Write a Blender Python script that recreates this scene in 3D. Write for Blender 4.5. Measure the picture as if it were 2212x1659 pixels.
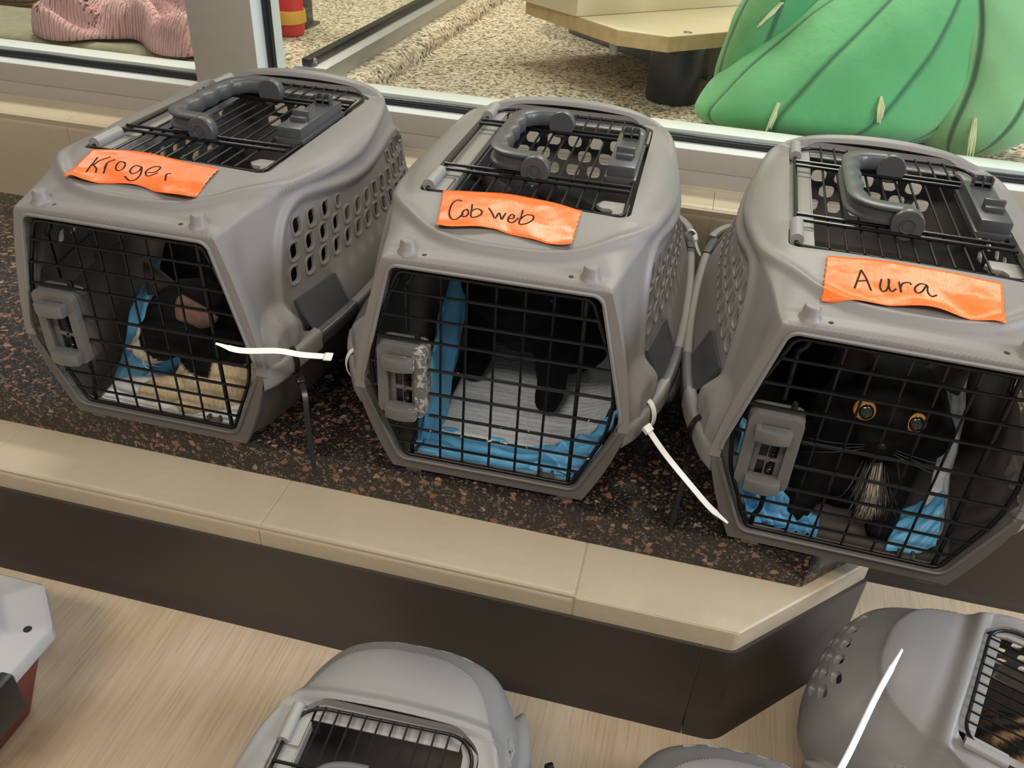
import bpy, bmesh, math, random
import numpy as np
from mathutils import Vector, Matrix
from mathutils.bvhtree import BVHTree
PI = math.pi
S = bpy.context.scene
for o in list(bpy.data.objects): bpy.data.objects.remove(o)
COL = S.collection
# ------------------------------------------------------------------ camera
cam = bpy.data.objects.new('camera', bpy.data.cameras.new('camera')); COL.objects.link(cam)
_r = Vector((0.970373, 0.236363, 0.050085)); _u = Vector((-0.174987, 0.544591, 0.820244)); _f = Vector((-0.1666, 0.804707, -0.569817))
M = Matrix(((_r.x, _u.x, -_f.x, 0.088662), (_r.y, _u.y, -_f.y, -0.728694), (_r.z, _u.z, -_f.z, 0.676777), (0, 0, 0, 1)))
cam.matrix_world = M
cam.data.sensor_width = 36; cam.data.lens = 36*1788.6/2212; cam.data.clip_start = .01
S.camera = cam
# ------------------------------------------------------------------ world, lamps, exposure
w = bpy.data.worlds.new('world'); S.world = w; w.use_nodes = True
w.node_tree.nodes['Background'].inputs[0].default_value = (1, .95, .90, 1)
w.node_tree.nodes['Background'].inputs[1].default_value = .36
S.view_settings.view_transform = 'Standard'; S.view_settings.look = 'None'
S.view_settings.gamma = 1; S.view_settings.exposure = 0; S.view_settings.use_curve_mapping = False
def area(name, loc, target, size, power, col):
    l = bpy.data.lights.new(name, 'AREA'); l.shape = 'RECTANGLE'; l.size, l.size_y = size; l.energy = power; l.color = col
    o = bpy.data.objects.new(name, l); COL.objects.link(o); o.location = loc
    d = Vector(target)-Vector(loc); o.rotation_euler = d.to_track_quat('-Z', 'Y').to_euler(); return o
area('room_lamp', (-.5, -1.7, 2.3), (-.5, -1.7, 0), (1.2, .3), 40, (1, .91, .78))
area('room_lamp', (1.3, -1.2, 2.3), (1.3, -1.2, 0), (1.2, .3), 26, (1, .92, .80))
area('room_lamp', (2.5, -.15, 1.35), (.3, .0, 0), (.7, .7), 58, (.74, .84, 1))  # unseen cool source to the right, set well below the ceiling
area('cat_room_lamp', (-1.3, 1.75, 2.2), (-1.2, 1.3, .2), (.9, .35), 44, (1, .93, .80))
area('cat_room_lamp', (.5, 1.9, 2.2), (.3, 1.4, .2), (.9, .35), 42, (1, .95, .82))
# ------------------------------------------------------------------ materials
def lin(c):
    return tuple(((v/255+.055)/1.055)**2.4 if v/255 > .04045 else v/255/12.92 for v in c)+(1,)
class NT:
    def __init__(s, name):
        s.m = bpy.data.materials.new(name); s.m.use_nodes = True; s.t = s.m.node_tree; s.b = s.t.nodes['Principled BSDF']
    def n(s, typ, **k):
        x = s.t.nodes.new(typ)
        for a, v in k.items():
            if a.startswith('i_'): x.inputs[a[2:].replace('_', ' ')].default_value = v
            else: setattr(x, a, v)
        return x
    def l(s, a, b): s.t.links.new(a, b)
    def co(s, scale=(1, 1, 1), kind='Object'):
        c = s.n('ShaderNodeTexCoord'); mp = s.n('ShaderNodeMapping'); mp.inputs['Scale'].default_value = scale
        s.l(c.outputs[kind], mp.inputs[0]); return mp.outputs[0]
    def ramp(s, fac, stops, interp='LINEAR'):
        r = s.n('ShaderNodeValToRGB'); r.color_ramp.interpolation = interp; e = r.color_ramp.elements
        while len(e) < len(stops): e.new(.5)
        for x, (p, c) in zip(e, stops): x.position = p; x.color = c
        s.l(fac, r.inputs[0]); return r.outputs[0]
    def mix(s, f, a, b, mode='MIX'):
        x = s.n('ShaderNodeMix', data_type='RGBA', blend_type=mode)
        for sock, v in ((x.inputs[0], f), (x.inputs[6], a), (x.inputs[7], b)):
            if hasattr(v, 'node'): s.l(v, sock)
            else: sock.default_value = v
        return x.outputs[2]
    def math(s, op, a, b=0.0, c=None):
        x = s.n('ShaderNodeMath', operation=op)
        for i, v in enumerate((a, b) if c is None else (a, b, c)):
            if hasattr(v, 'node'): s.l(v, x.inputs[i])
            else: x.inputs[i].default_value = v
        return x.outputs[0]
    def bump(s, h, strength=.3, dist=.001):
        b = s.n('ShaderNodeBump'); b.inputs['Strength'].default_value = strength; b.inputs['Distance'].default_value = dist
        s.l(h, b.inputs['Height']); s.l(b.outputs[0], s.b.inputs['Normal'])
def plain(name, rgb, rough=.5, metal=0, spec=.5, noise=0, nscale=300, bump=0, bdist=.0006, **kw):
    t = NT(name); c = lin(rgb); t.b.inputs['Roughness'].default_value = rough; t.b.inputs['Metallic'].default_value = metal
    t.b.inputs['Specular IOR Level'].default_value = spec; t.b.inputs['Base Color'].default_value = c
    if noise or bump:
        nz = t.n('ShaderNodeTexNoise'); nz.inputs['Scale'].default_value = nscale; nz.inputs['Detail'].default_value = 3
        t.l(t.co(), nz.inputs['Vector'])
        if noise:
            d = tuple(v*(1-noise) for v in c[:3])+(1,); u = tuple(min(1, v*(1+noise)) for v in c[:3])+(1,)
            t.l(t.ramp(nz.outputs[0], [(.3, d), (.7, u)]), t.b.inputs['Base Color'])
        if bump: t.bump(nz.outputs[0], bump, bdist)
    for k, v in kw.items(): t.b.inputs[k.replace('_', ' ')].default_value = v
    return t.m
MAT = {}
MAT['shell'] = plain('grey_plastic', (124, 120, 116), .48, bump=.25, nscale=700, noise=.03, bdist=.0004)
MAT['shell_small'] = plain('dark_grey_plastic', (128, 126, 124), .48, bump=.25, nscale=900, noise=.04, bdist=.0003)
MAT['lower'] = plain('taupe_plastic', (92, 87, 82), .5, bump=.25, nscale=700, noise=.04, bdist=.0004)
MAT['clip'] = plain('charcoal_plastic', (70, 71, 73), .32)
MAT['latch'] = plain('latch_plastic', (98, 96, 93), .3)
MAT['plate'] = plain('pale_grey_plastic', (140, 138, 134), .45)
MAT['handle'] = plain('handle_plastic', (74, 75, 75), .38)
MAT['wire'] = plain('black_wire', (15, 15, 16), .3, spec=.35)
MAT['spring'] = plain('spring_steel', (60, 60, 60), .25, 1)
MAT['black'] = plain('black_plastic', (24, 25, 28), .35)
MAT['tie_white'] = plain('white_nylon', (226, 226, 220), .35, Subsurface_Weight=.2, Subsurface_Radius=(.003, .003, .003))
MAT['tie_black'] = plain('black_nylon', (20, 20, 20), .25)
MAT['ink'] = plain('marker_ink', (30, 16, 18), .7, spec=.2)
MAT['red'] = plain('red_plastic', (108, 38, 38), .4)
MAT['white_shell'] = plain('offwhite_plastic', (168, 166, 164), .45, bump=.2, nscale=500, bdist=.0003)
MAT['gasket'] = plain('black_rubber', (20, 21, 24), .3)
MAT['rubberbase'] = plain('cove_base', (58, 51, 46), .42, noise=.10, nscale=6)
def mk_alu():
    t = NT('aluminium'); t.b.inputs['Metallic'].default_value = .85; t.b.inputs['Roughness'].default_value = .42
    n = t.n('ShaderNodeTexNoise'); n.inputs['Scale'].default_value = 8; t.l(t.co((1, 60, 60)), n.inputs['Vector'])
    t.l(t.ramp(n.outputs[0], [(.3, lin((176, 175, 172))), (.7, lin((196, 195, 191)))]), t.b.inputs['Base Color']); return t.m
MAT['alu'] = mk_alu()
MAT['alu_face'] = plain('warm_lit_aluminium', (162, 154, 143), .4, noise=.02, nscale=40)  # frame fronts: warm reflected light put into the beige of the metal
MAT['alu_lit'] = plain('bright_lit_aluminium', (205, 208, 204), .35)  # same metal on tops and returns, paler: their brighter lighting is in the colour
def mk_paint():
    t = NT('cream_block_paint'); n = t.n('ShaderNodeTexNoise'); n.inputs['Scale'].default_value = 60; n.inputs['Detail'].default_value = 6
    co = t.co(); t.l(co, n.inputs['Vector']); v = t.n('ShaderNodeTexVoronoi'); v.inputs['Scale'].default_value = 90; t.l(co, v.inputs['Vector'])
    big = t.n('ShaderNodeTexNoise'); big.inputs['Scale'].default_value = 5; t.l(co, big.inputs['Vector'])
    t.l(t.ramp(big.outputs[0], [(.3, lin((175, 160, 134))), (.7, lin((185, 170, 144)))]), t.b.inputs['Base Color'])
    t.b.inputs['Roughness'].default_value = .42
    pit = t.math('SUBTRACT', n.outputs[0], t.math('MULTIPLY', t.math('LESS_THAN', v.outputs['Distance'], .12), .3))
    t.bump(pit, .45, .0016); return t.m
MAT['paint'] = mk_paint()
MAT['mortar'] = plain('painted_mortar', (170, 156, 130), .6, bump=.5, nscale=120, bdist=.001)
def mk_terrazzo():
    t = NT('terrazzo'); co = t.co()
    wr = t.n('ShaderNodeTexNoise'); wr.inputs['Scale'].default_value = 40; t.l(co, wr.inputs['Vector'])
    c2 = t.n('ShaderNodeVectorMath', operation='MULTIPLY_ADD'); t.l(wr.outputs['Color'], c2.inputs[0]); c2.inputs[1].default_value = (.004,)*3; t.l(co, c2.inputs[2])
    col = lin((27, 24, 23))
    fine = t.n('ShaderNodeTexNoise'); fine.inputs['Scale'].default_value = 260; fine.inputs['Detail'].default_value = 4; t.l(co, fine.inputs['Vector'])
    col = t.ramp(fine.outputs[0], [(.35, lin((20, 18, 18))), (.52, lin((36, 32, 30))), (.66, lin((54, 48, 44))), (.76, lin((100, 88, 78)))])
    for sc, th, gap, stops in ((420, .76, .08, [(0, (84, 66, 54)), (.3, (66, 60, 56)), (.6, (112, 98, 84)), (.88, (104, 76, 60))]),
                               (210, .85, .08, [(0, (110, 82, 66)), (.35, (112, 88, 72)), (.6, (84, 76, 70)), (.8, (136, 120, 102))]),
                               (125, .90, .08, [(0, (126, 86, 66)), (.4, (142, 108, 84)), (.65, (118, 84, 66)), (.85, (138, 128, 116))])):
        v = t.n('ShaderNodeTexVoronoi'); v.inputs['Scale'].default_value = sc; v.inputs['Randomness'].default_value = 1; t.l(c2.outputs[0], v.inputs['Vector'])
        e = t.n('ShaderNodeTexVoronoi', feature='DISTANCE_TO_EDGE'); e.inputs['Scale'].default_value = sc; t.l(c2.outputs[0], e.inputs['Vector'])
        sep = t.n('ShaderNodeSeparateColor'); t.l(v.outputs['Color'], sep.inputs[0])
        chip = t.math('MULTIPLY', t.math('GREATER_THAN', sep.outputs[0], th), t.math('GREATER_THAN', e.outputs['Distance'], gap))
        cc = t.ramp(sep.outputs[1], [(p, lin(c)) for p, c in stops], 'CONSTANT')
        col = t.mix(chip, col, cc)
    t.l(col, t.b.inputs['Base Color']); t.b.inputs['Roughness'].default_value = .22; return t.m
MAT['terrazzo'] = mk_terrazzo()
def mk_speckle():
    t = NT('speckled_epoxy'); co = t.co(); v = t.n('ShaderNodeTexVoronoi'); v.inputs['Scale'].default_value = 170; t.l(co, v.inputs['Vector'])
    sep = t.n('ShaderNodeSeparateColor'); t.l(v.outputs['Color'], sep.inputs[0])
    c = t.ramp(sep.outputs[0], [(0, lin((70, 62, 52))), (.08, lin((142, 124, 98))), (.25, lin((176, 158, 128))), (.5, lin((198, 184, 156))), (.75, lin((212, 203, 182))), (.93, lin((120, 110, 96)))], 'CONSTANT')
    t.l(c, t.b.inputs['Base Color']); t.b.inputs['Roughness'].default_value = .5
    t.bump(v.outputs['Distance'], .5, .001); return t.m
MAT['speckle'] = mk_speckle()
def mk_floor():
    t = NT('woodgrain_vinyl'); co = t.co((1, .035, 1)); co2 = t.co((1, .12, 1)); cb = t.co()
    a = t.n('ShaderNodeTexNoise'); a.inputs['Scale'].default_value = 300; a.inputs['Detail'].default_value = 4; t.l(co, a.inputs['Vector'])
    b = t.n('ShaderNodeTexNoise'); b.inputs['Scale'].default_value = 26; b.inputs['Detail'].default_value = 3; t.l(co2, b.inputs['Vector'])
    d = t.n('ShaderNodeTexNoise'); d.inputs['Scale'].default_value = 4; d.inputs['Detail'].default_value = 3; t.l(cb, d.inputs['Vector'])
    c1 = t.ramp(a.outputs[0], [(.33, lin((158, 138, 112))), (.48, lin((186, 167, 139))), (.65, lin((202, 186, 160)))])
    c2 = t.ramp(b.outputs[0], [(.3, lin((178, 155, 124))), (.7, lin((200, 182, 155)))])
    c = t.mix(.45, c1, c2); c3 = t.ramp(d.outputs[0], [(.3, lin((196, 183, 168))), (.65, lin((190, 163, 124)))])
    t.l(t.mix(.3, c, c3), t.b.inputs['Base Color']); t.b.inputs['Roughness'].default_value = .38
    t.bump(a.outputs[0], .12, .0005); return t.m
MAT['floor'] = mk_floor()
def mk_glass():
    t = NT('window_glass'); tr = t.n('ShaderNodeBsdfTransparent'); tr.inputs[0].default_value = (.95, .97, .96, 1)
    gl = t.n('ShaderNodeBsdfGlossy'); gl.inputs['Roughness'].default_value = .02; fr = t.n('ShaderNodeFresnel'); fr.inputs[0].default_value = 1.45
    geo = t.n('ShaderNodeNewGeometry'); fac = t.math('MULTIPLY', fr.outputs[0], t.math('SUBTRACT', 1.0, geo.outputs['Backfacing']))
    mx = t.n('ShaderNodeMixShader'); t.l(fac, mx.inputs[0]); t.l(tr.outputs[0], mx.inputs[1]); t.l(gl.outputs[0], mx.inputs[2])
    t.l(mx.outputs[0], t.t.nodes['Material Output'].inputs['Surface']); return t.m
MAT['glass'] = mk_glass()
def mk_tape():
    t = NT('orange_tape'); co = t.co(); n = t.n('ShaderNodeTexNoise'); n.inputs['Scale'].default_value = 28; n.inputs['Detail'].default_value = 2; t.l(co, n.inputs['Vector'])
    wv = t.n('ShaderNodeTexWave'); wv.inputs['Scale'].default_value = 260; t.l(co, wv.inputs['Vector'])
    t.b.inputs['Base Color'].default_value = lin((255, 112, 40)); t.b.inputs['Roughness'].default_value = .27
    h = t.math('ADD', n.outputs[0], t.math('MULTIPLY', wv.outputs[0], .05)); t.bump(h, .9, .003); return t.m
MAT['tape'] = mk_tape()
def mk_cloth(name, c1, c2, sc, rough=.9, bump=.4, dist=.001, wave=None):
    t = NT(name); co = t.co(); n = t.n('ShaderNodeTexNoise'); n.inputs['Scale'].default_value = sc; n.inputs['Detail'].default_value = 4; t.l(co, n.inputs['Vector'])
    t.l(t.ramp(n.outputs[0], [(.3, lin(c1)), (.7, lin(c2))]), t.b.inputs['Base Color']); t.b.inputs['Roughness'].default_value = rough
    h = n.outputs[0]
    if wave:
        wv = t.n('ShaderNodeTexWave'); wv.inputs['Scale'].default_value = wave; wv.inputs['Distortion'].default_value = 2; t.l(co, wv.inputs['Vector']); h = wv.outputs[0]
    t.bump(h, bump, dist); return t.m
MAT['blue'] = mk_cloth('blue_plastic_sheet', (96, 170, 216), (112, 186, 230), 30, .4, .2, .001)
def mk_quilt():
    t = NT('white_quilted_pad'); co = t.co(); v = t.n('ShaderNodeTexVoronoi'); v.inputs['Scale'].default_value = 110; v.inputs['Randomness'].default_value = .35; t.l(co, v.inputs['Vector'])
    t.b.inputs['Base Color'].default_value = lin((214, 218, 220)); t.b.inputs['Roughness'].default_value = .9; t.bump(v.outputs['Distance'], .6, .003); return t.m
MAT['quilt'] = mk_quilt()
MAT['pink'] = mk_cloth('pink_knit', (196, 148, 148), (216, 172, 168), 14, .95, .9, .006, 30)
MAT['olive'] = mk_cloth('olive_fabric', (126, 122, 98), (142, 138, 112), 60)
MAT['sisal'] = mk_cloth('sisal_rope', (112, 78, 44), (150, 112, 68), 50, .95, 1, .004, 90)
MAT['tassel'] = plain('cream_yarn', (206, 208, 160), .9)
MAT['board'] = plain('cream_laminate', (216, 202, 166), .35, noise=.03, nscale=12)
MAT['boardedge'] = plain('worn_board_edge', (196, 168, 122), .6, noise=.12, nscale=40)
MAT['tub'] = plain('grey_tub_plastic', (120, 121, 122), .4)
MAT['toygreen'] = plain('mottled_green_toy', (66, 74, 50), .8, noise=.6, nscale=50)
MAT['orange'] = plain('orange_toy', (236, 110, 44), .6)
MAT['redtoy'] = plain('red_toy', (200, 46, 44), .5)
MAT['yellow'] = plain('yellow_toy', (206, 150, 50), .5)
MAT['purple'] = plain('purple_toy', (104, 78, 128), .6)
MAT['bolt'] = plain('steel_bolt', (140, 142, 138), .4, .6)
MAT['pattern'] = None
def mk_pattern():
    t = NT('black_white_triangles'); co = t.co((34, 34, 34)); ck = t.n('ShaderNodeTexChecker'); ck.inputs['Scale'].default_value = 1.0
    mp = t.n('ShaderNodeMapping'); mp.inputs['Rotation'].default_value = (0, 0.78, .78); t.l(co, mp.inputs[0]); t.l(mp.outputs[0], ck.inputs['Vector'])
    ck.inputs[1].default_value = lin((44, 42, 40)); ck.inputs[2].default_value = lin((196, 190, 176)); t.l(ck.outputs[0], t.b.inputs['Base Color']); t.b.inputs['Roughness'].default_value = .9; return t.m
MAT['pattern'] = mk_pattern()
def mk_fur(name):
    t = NT(name); a = t.n('ShaderNodeVertexColor'); a.layer_name = 'col'
    co = t.co((1, 1, .25)); n = t.n('ShaderNodeTexNoise'); n.inputs['Scale'].default_value = 420; n.inputs['Detail'].default_value = 3; t.l(co, n.inputs['Vector'])
    t.l(t.mix(.5, a.outputs[0], t.ramp(n.outputs[0], [(.3, (.35, .35, .35, 1)), (.7, (1, 1, 1, 1))]), 'MULTIPLY'), t.b.inputs['Base Color'])
    t.b.inputs['Roughness'].default_value = .75; t.b.inputs['Specular IOR Level'].default_value = .14; t.bump(n.outputs[0], .6, .002); return t.m
MAT['fur'] = mk_fur('cat_fur')
MAT['iris'] = plain('amber_iris', (226, 160, 70), .12)
MAT['pupil'] = plain('cat_pupil', (22, 30, 26), .03, spec=.8)
MAT['whisker'] = plain('white_whisker', (220, 216, 210), .5)
MAT['tuft'] = plain('white_chest_fur', (206, 192, 174), .8)
MAT['nose'] = plain('pink_nose', (196, 140, 132), .5)
MAT['nose_dark'] = plain('black_nose', (16, 14, 14), .4)
# ------------------------------------------------------------------ helpers
class MB:
    def __init__(s): s.v = []; s.f = []; s.hard = s.soft = False
    def add(s, v, f):
        k = len(s.v); s.v += [tuple(map(float, p)) for p in v]; s.f += [tuple(i+k for i in q) for q in f]; return s
    def box(s, x0, x1, y0, y1, z0, z1, b=0):
        if b <= 0:
            v = [(x, y, z) for x in (x0, x1) for y in (y0, y1) for z in (z0, z1)]
            return s.add(v, [(0, 1, 3, 2), (4, 6, 7, 5), (0, 4, 5, 1), (2, 3, 7, 6), (0, 2, 6, 4), (1, 5, 7, 3)])
        s.hard = True; bm = bmesh.new(); bmesh.ops.create_cube(bm, size=1)
        for q in bm.verts: q.co = ((x0+x1)/2+q.co.x*(x1-x0), (y0+y1)/2+q.co.y*(y1-y0), (z0+z1)/2+q.co.z*(z1-z0))
        bmesh.ops.bevel(bm, geom=bm.edges[:], offset=b, segments=2, affect='EDGES', profile=.6)
        return s.bm(bm)
    def bm(s, bm):
        bm.verts.index_update(); s.add([q.co for q in bm.verts], [[q.index for q in f.verts] for f in bm.faces]); bm.free(); return s
    def prism(s, poly, z0, z1, b=0, seg=2):
        s.hard = True; bm = bmesh.new(); vs = [bm.verts.new((p[0], p[1], z0)) for p in poly]; f = bm.faces.new(vs)
        r = bmesh.ops.extrude_face_region(bm, geom=[f])
        for q in r['geom']:
            if isinstance(q, bmesh.types.BMVert): q.co.z = z1
        bmesh.ops.recalc_face_normals(bm, faces=bm.faces[:])
        if b: bmesh.ops.bevel(bm, geom=bm.edges[:], offset=b, segments=seg, affect='EDGES', profile=.6)
        return s.bm(bm)
    def tube(s, pts, r, n=8, closed=False, caps=True, flat=1.0, up=None):
        s.soft = True; pts = [Vector(p) for p in pts]; N = len(pts); rr = r if hasattr(r, '__len__') else [r]*N
        v = []; f = []; nrm = None
        for i, p in enumerate(pts):
            a = pts[i-1] if (i or closed) else p; b = pts[(i+1) % N] if (i < N-1 or closed) else p
            t = (b-a).normalized()
            if up is not None: nrm = Vector(up)-t*t.dot(Vector(up))
            elif nrm is None: nrm = t.orthogonal()
            else: nrm = nrm-t*t.dot(nrm)
            if nrm.length < 1e-6: nrm = t.orthogonal()
            nrm.normalize(); bi = t.cross(nrm)
            for k in range(n):
                an = 2*PI*(k+.5)/n; v.append(p+nrm*math.cos(an)*rr[i]*flat+bi*math.sin(an)*rr[i])
        for i in range(N if closed else N-1):
            j = (i+1) % N
            for k in range(n): f.append((i*n+k, i*n+(k+1) % n, j*n+(k+1) % n, j*n+k))
        if caps and not closed: f.append(tuple(range(n))[::-1]); f.append(tuple((N-1)*n+k for k in range(n)))
        return s.add(v, f)
    def sweep(s, prof, path, ups, closed=False, caps=True):
        """prof: closed list of (side, up); path points with per point up vectors"""
        path = [Vector(p) for p in path]; N = len(path); n = len(prof); v = []; f = []
        for i, p in enumerate(path):
            a = path[i-1] if (i or closed) else p; b = path[(i+1) % N] if (i < N-1 or closed) else p
            t = (b-a).normalized(); up = Vector(ups[i] if isinstance(ups, list) else ups); side = t.cross(up).normalized()
            for q in prof: v.append(p+side*q[0]+up*q[1])
        for i in range(N if closed else N-1):
            j = (i+1) % N
            for k in range(n): f.append((i*n+k, j*n+k, j*n+(k+1) % n, i*n+(k+1) % n))
        if caps and not closed: f.append(tuple(range(n))); f.append(tuple((N-1)*n+k for k in range(n))[::-1])
        return s.add(v, f)
    def lathe(s, prof, c, axis='Z', n=20):
        s.soft = True; v = []; f = []
        for r, z in prof:
            for k in range(n):
                a = 2*PI*k/n; x, y = r*math.cos(a), r*math.sin(a)
                v.append((c[0]+x, c[1]+y, c[2]+z) if axis == 'Z' else (c[0]+x, c[1]+z, c[2]+y) if axis == 'Y' else (c[0]+z, c[1]+x, c[2]+y))
        m = len(prof)
        for i in range(m-1):
            for k in range(n): f.append((i*n+k, i*n+(k+1) % n, (i+1)*n+(k+1) % n, (i+1)*n+k))
        f.append(tuple(range(n))[::-1]); f.append(tuple((m-1)*n+k for k in range(n)))
        return s.add(v, f)
    def ell(s, c, r, rot=None, nu=20, nv=12):
        v = []; f = []
        R = rot.to_3x3() if rot is not None else None
        for j in range(nv+1):
            th = PI*j/nv
            for i in range(nu):
                ph = 2*PI*i/nu; p = Vector((r[0]*math.sin(th)*math.cos(ph), r[1]*math.sin(th)*math.sin(ph), r[2]*math.cos(th)))
                if R: p = R @ p
                v.append(p+Vector(c))
        for j in range(nv):
            for i in range(nu): f.append((j*nu+i, (j+1)*nu+i, (j+1)*nu+(i+1) % nu, j*nu+(i+1) % nu))
        return s.add(v, f)
    def strip(s, A, B):
        k = len(s.v); n = len(A); return s.add(list(A)+list(B), [(i, i+1, n+i+1, n+i) for i in range(n-1)])
    def mesh(s, name, smooth=True, angle=None):
        if angle is None: angle = 28 if s.hard and not s.soft else 48
        me = bpy.data.meshes.new(name); me.from_pydata(s.v, [], s.f); me.validate(); fin(me, smooth, angle); return me
def fin(me, smooth=True, angle=35):
    bm = bmesh.new(); bm.from_mesh(me); bmesh.ops.remove_doubles(bm, verts=bm.verts, dist=1e-6)
    bmesh.ops.recalc_face_normals(bm, faces=bm.faces[:]); bm.to_mesh(me); bm.free()
    if smooth and len(me.polygons):
        me.polygons.foreach_set('use_smooth', [True]*len(me.polygons)); me.set_sharp_from_angle(angle=math.radians(angle))
    me.update()
def obj(name, mb, mat, parent=None, label=None, smooth=True, angle=None):
    me = mb if isinstance(mb, bpy.types.Mesh) else mb.mesh(name, smooth, angle)
    if mat is not None and not me.materials: me.materials.append(MAT[mat] if isinstance(mat, str) else mat)
    o = bpy.data.objects.new(name, me); COL.objects.link(o)
    if parent is not None: o.parent = parent
    if label: o['label'] = label
    return o
def tag(o, label, cat, group=None):
    o['label'] = label; o['category'] = cat
    if group: o['group'] = group
    return o
def empty(name, label, cat, loc=(0, 0, 0), rz=0, group=None):
    o = bpy.data.objects.new(name, None); COL.objects.link(o); o.location = loc; o.rotation_euler = (0, 0, rz); o.empty_display_size = .05
    return tag(o, label, cat, group)
def struct(o): o['kind'] = 'structure'; return o
def dup(root, skip=()):
    r = root.copy(); COL.objects.link(r)
    def rec(a, b):
        for ch in list(a.children):
            c = ch.copy(); COL.objects.link(c); c.parent = b; rec(ch, c)
    rec(root, r); return r
def cr(P, n, closed=False):
    """Catmull-Rom through P, resampled to n points of even spacing"""
    P = np.array(P, float); m = len(P); out = []
    for i in range(m if closed else m-1):
        p1, p2 = P[i], P[(i+1) % m]
        p0 = P[i-1] if (i or closed) else 2*p1-p2; p3 = P[(i+2) % m] if (i+2 < m or closed) else 2*p2-p1
        t = np.linspace(0, 1, 24, endpoint=False)[:, None]
        out.append(.5*((2*p1)+(p2-p0)*t+(2*p0-5*p1+4*p2-p3)*t**2+(3*p1-p0-3*p2+p3)*t**3))
    D = np.vstack(out+[P[:1] if closed else P[-1:]]); L = np.r_[0, np.cumsum(np.linalg.norm(np.diff(D, axis=0), axis=1))]
    s = np.linspace(0, L[-1], n+1)[:-1] if closed else np.linspace(0, L[-1], n)
    return np.stack([np.interp(s, L, D[:, k]) for k in range(D.shape[1])], 1)
def rpoly(P, r, seg=6):
    """polygon with rounded corners; r scalar or per corner"""
    out = []; n = len(P); r = r if hasattr(r, '__len__') else [r]*n
    for i in range(n):
        p = np.array(P[i], float); a = np.array(P[i-1], float)-p; b = np.array(P[(i+1) % n], float)-p
        la, lb = np.linalg.norm(a), np.linalg.norm(b); a /= la; b /= lb
        th = math.acos(np.clip(a@b, -1, 1)); d = min(r[i]/math.tan(th/2), la*.48, lb*.48); rr = d*math.tan(th/2)
        if rr < 1e-6: out.append(tuple(p)); continue
        c = p+(a+b)/np.linalg.norm(a+b)*rr/math.sin(th/2); s0 = p+a*d-c; s1 = p+b*d-c
        a0 = math.atan2(s0[1], s0[0]); da = (math.atan2(s1[1], s1[0])-a0+PI) % (2*PI)-PI
        for k in range(seg+1):
            t = a0+da*k/seg; out.append((c[0]+rr*math.cos(t), c[1]+rr*math.sin(t)))
    return out
def sdf(P, X, Y):
    """signed distance to polygon, negative inside"""
    P = np.array(P, float); d = np.full(X.shape, 1e9); s = np.zeros(X.shape, bool)
    for i in range(len(P)):
        a, b = P[i-1], P[i]; e = b-a; wx, wy = X-a[0], Y-a[1]
        t = np.clip((wx*e[0]+wy*e[1])/max(e@e, 1e-18), 0, 1); d = np.minimum(d, (wx-e[0]*t)**2+(wy-e[1]*t)**2)
        c = ((a[1] > Y) != (b[1] > Y)); s ^= c & (X < (b[0]-a[0])*(Y-a[1])/((b[1]-a[1]) if b[1] != a[1] else 1e-12)+a[0])
    return np.where(s, -1, 1)*np.sqrt(d)
def clip_tris(V, T, phi):
    """keep the part of triangles with phi >= 0"""
    V = np.asarray(V); phi = np.where(np.abs(phi) < 1e-7, 1e-7, phi); p = phi[T]; neg = (p < 0).sum(1)
    out = [tuple(t) for t in T[neg == 0]]; nv = [tuple(x) for x in V]; cache = {}
    def cut(a, b):
        k = (min(a, b), max(a, b))
        if k not in cache:
            t = phi[a]/(phi[a]-phi[b]); cache[k] = len(nv); nv.append(tuple(V[a]+(V[b]-V[a])*t))
        return cache[k]
    for t in T[(neg > 0) & (neg < 3)]:
        poly = []
        for i in range(3):
            a, b = int(t[i]), int(t[(i+1) % 3])
            if phi[a] >= 0: poly.append(a)
            if (phi[a] < 0) != (phi[b] < 0): poly.append(cut(a, b))
        for i in range(1, len(poly)-1): out.append((poly[0], poly[i], poly[i+1]))
    return nv, out
def smst(a, b, x): t = np.clip((x-a)/(b-a), 0, 1); return t*t*(3-2*t)
def baked(o, *mods):
    """apply modifiers and return a plain mesh"""
    dg = bpy.context.evaluated_depsgraph_get(); dg.update()
    me = bpy.data.meshes.new_from_object(o.evaluated_get(dg)); return me
# ================================================================== the setting
ZF = -.233
struct(obj('floor', MB().box(-3, 3, -3, .3, ZF-.04, ZF), 'floor'))
# low painted block curb: mortar core and blocks
core = struct(obj('wall_front', MB().prism([(-3.0, -.0868), (.226, -.0868), (.382, .071), (.382, .26), (-3.0, .26)], ZF, -.0541), 'mortar'))
def block_poly(x0, x1): return [(x0, -.088), (x1, -.088), (x1, .10), (x0, .10)]
J = [-3.0, -2.706, -2.313, -1.920, -1.527, -1.134, -.741, -.347, .042]
for a, b in zip(J[:-1], J[1:]):
    bp_ = [(-.088, ZF), (.10, ZF), (.10, -.0531), (-.070, -.0531), (-.0775, -.0531)]+[(-.079-.009*math.sin(q), -.0621+.009*math.cos(q)) for q in np.linspace(0, PI/2, 7)]+[(-.088, -.0640), (-.088, -.075)]; n = len(bp_); e_ = .0007
    v = [(x, p[0]+q, p[1]-q) for x, q in ((a+.0004, e_), (a+.0012, 0), (b-.0012, 0), (b-.0004, e_)) for p in bp_]
    obj('block', MB().add(v, [(i*n+k, i*n+(k+1) % n, (i+1)*n+(k+1) % n, (i+1)*n+k) for i in range(3) for k in range(n)]+[tuple(range(n))[::-1], tuple(range(3*n, 4*n))]), 'paint', core, angle=24)
obj('block', MB().prism([(.0424, -.088), (.227, -.088), (.385, .070), (.385, .26), (.0432, .26)], ZF, -.0531, .005, 3), 'paint', core)
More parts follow.
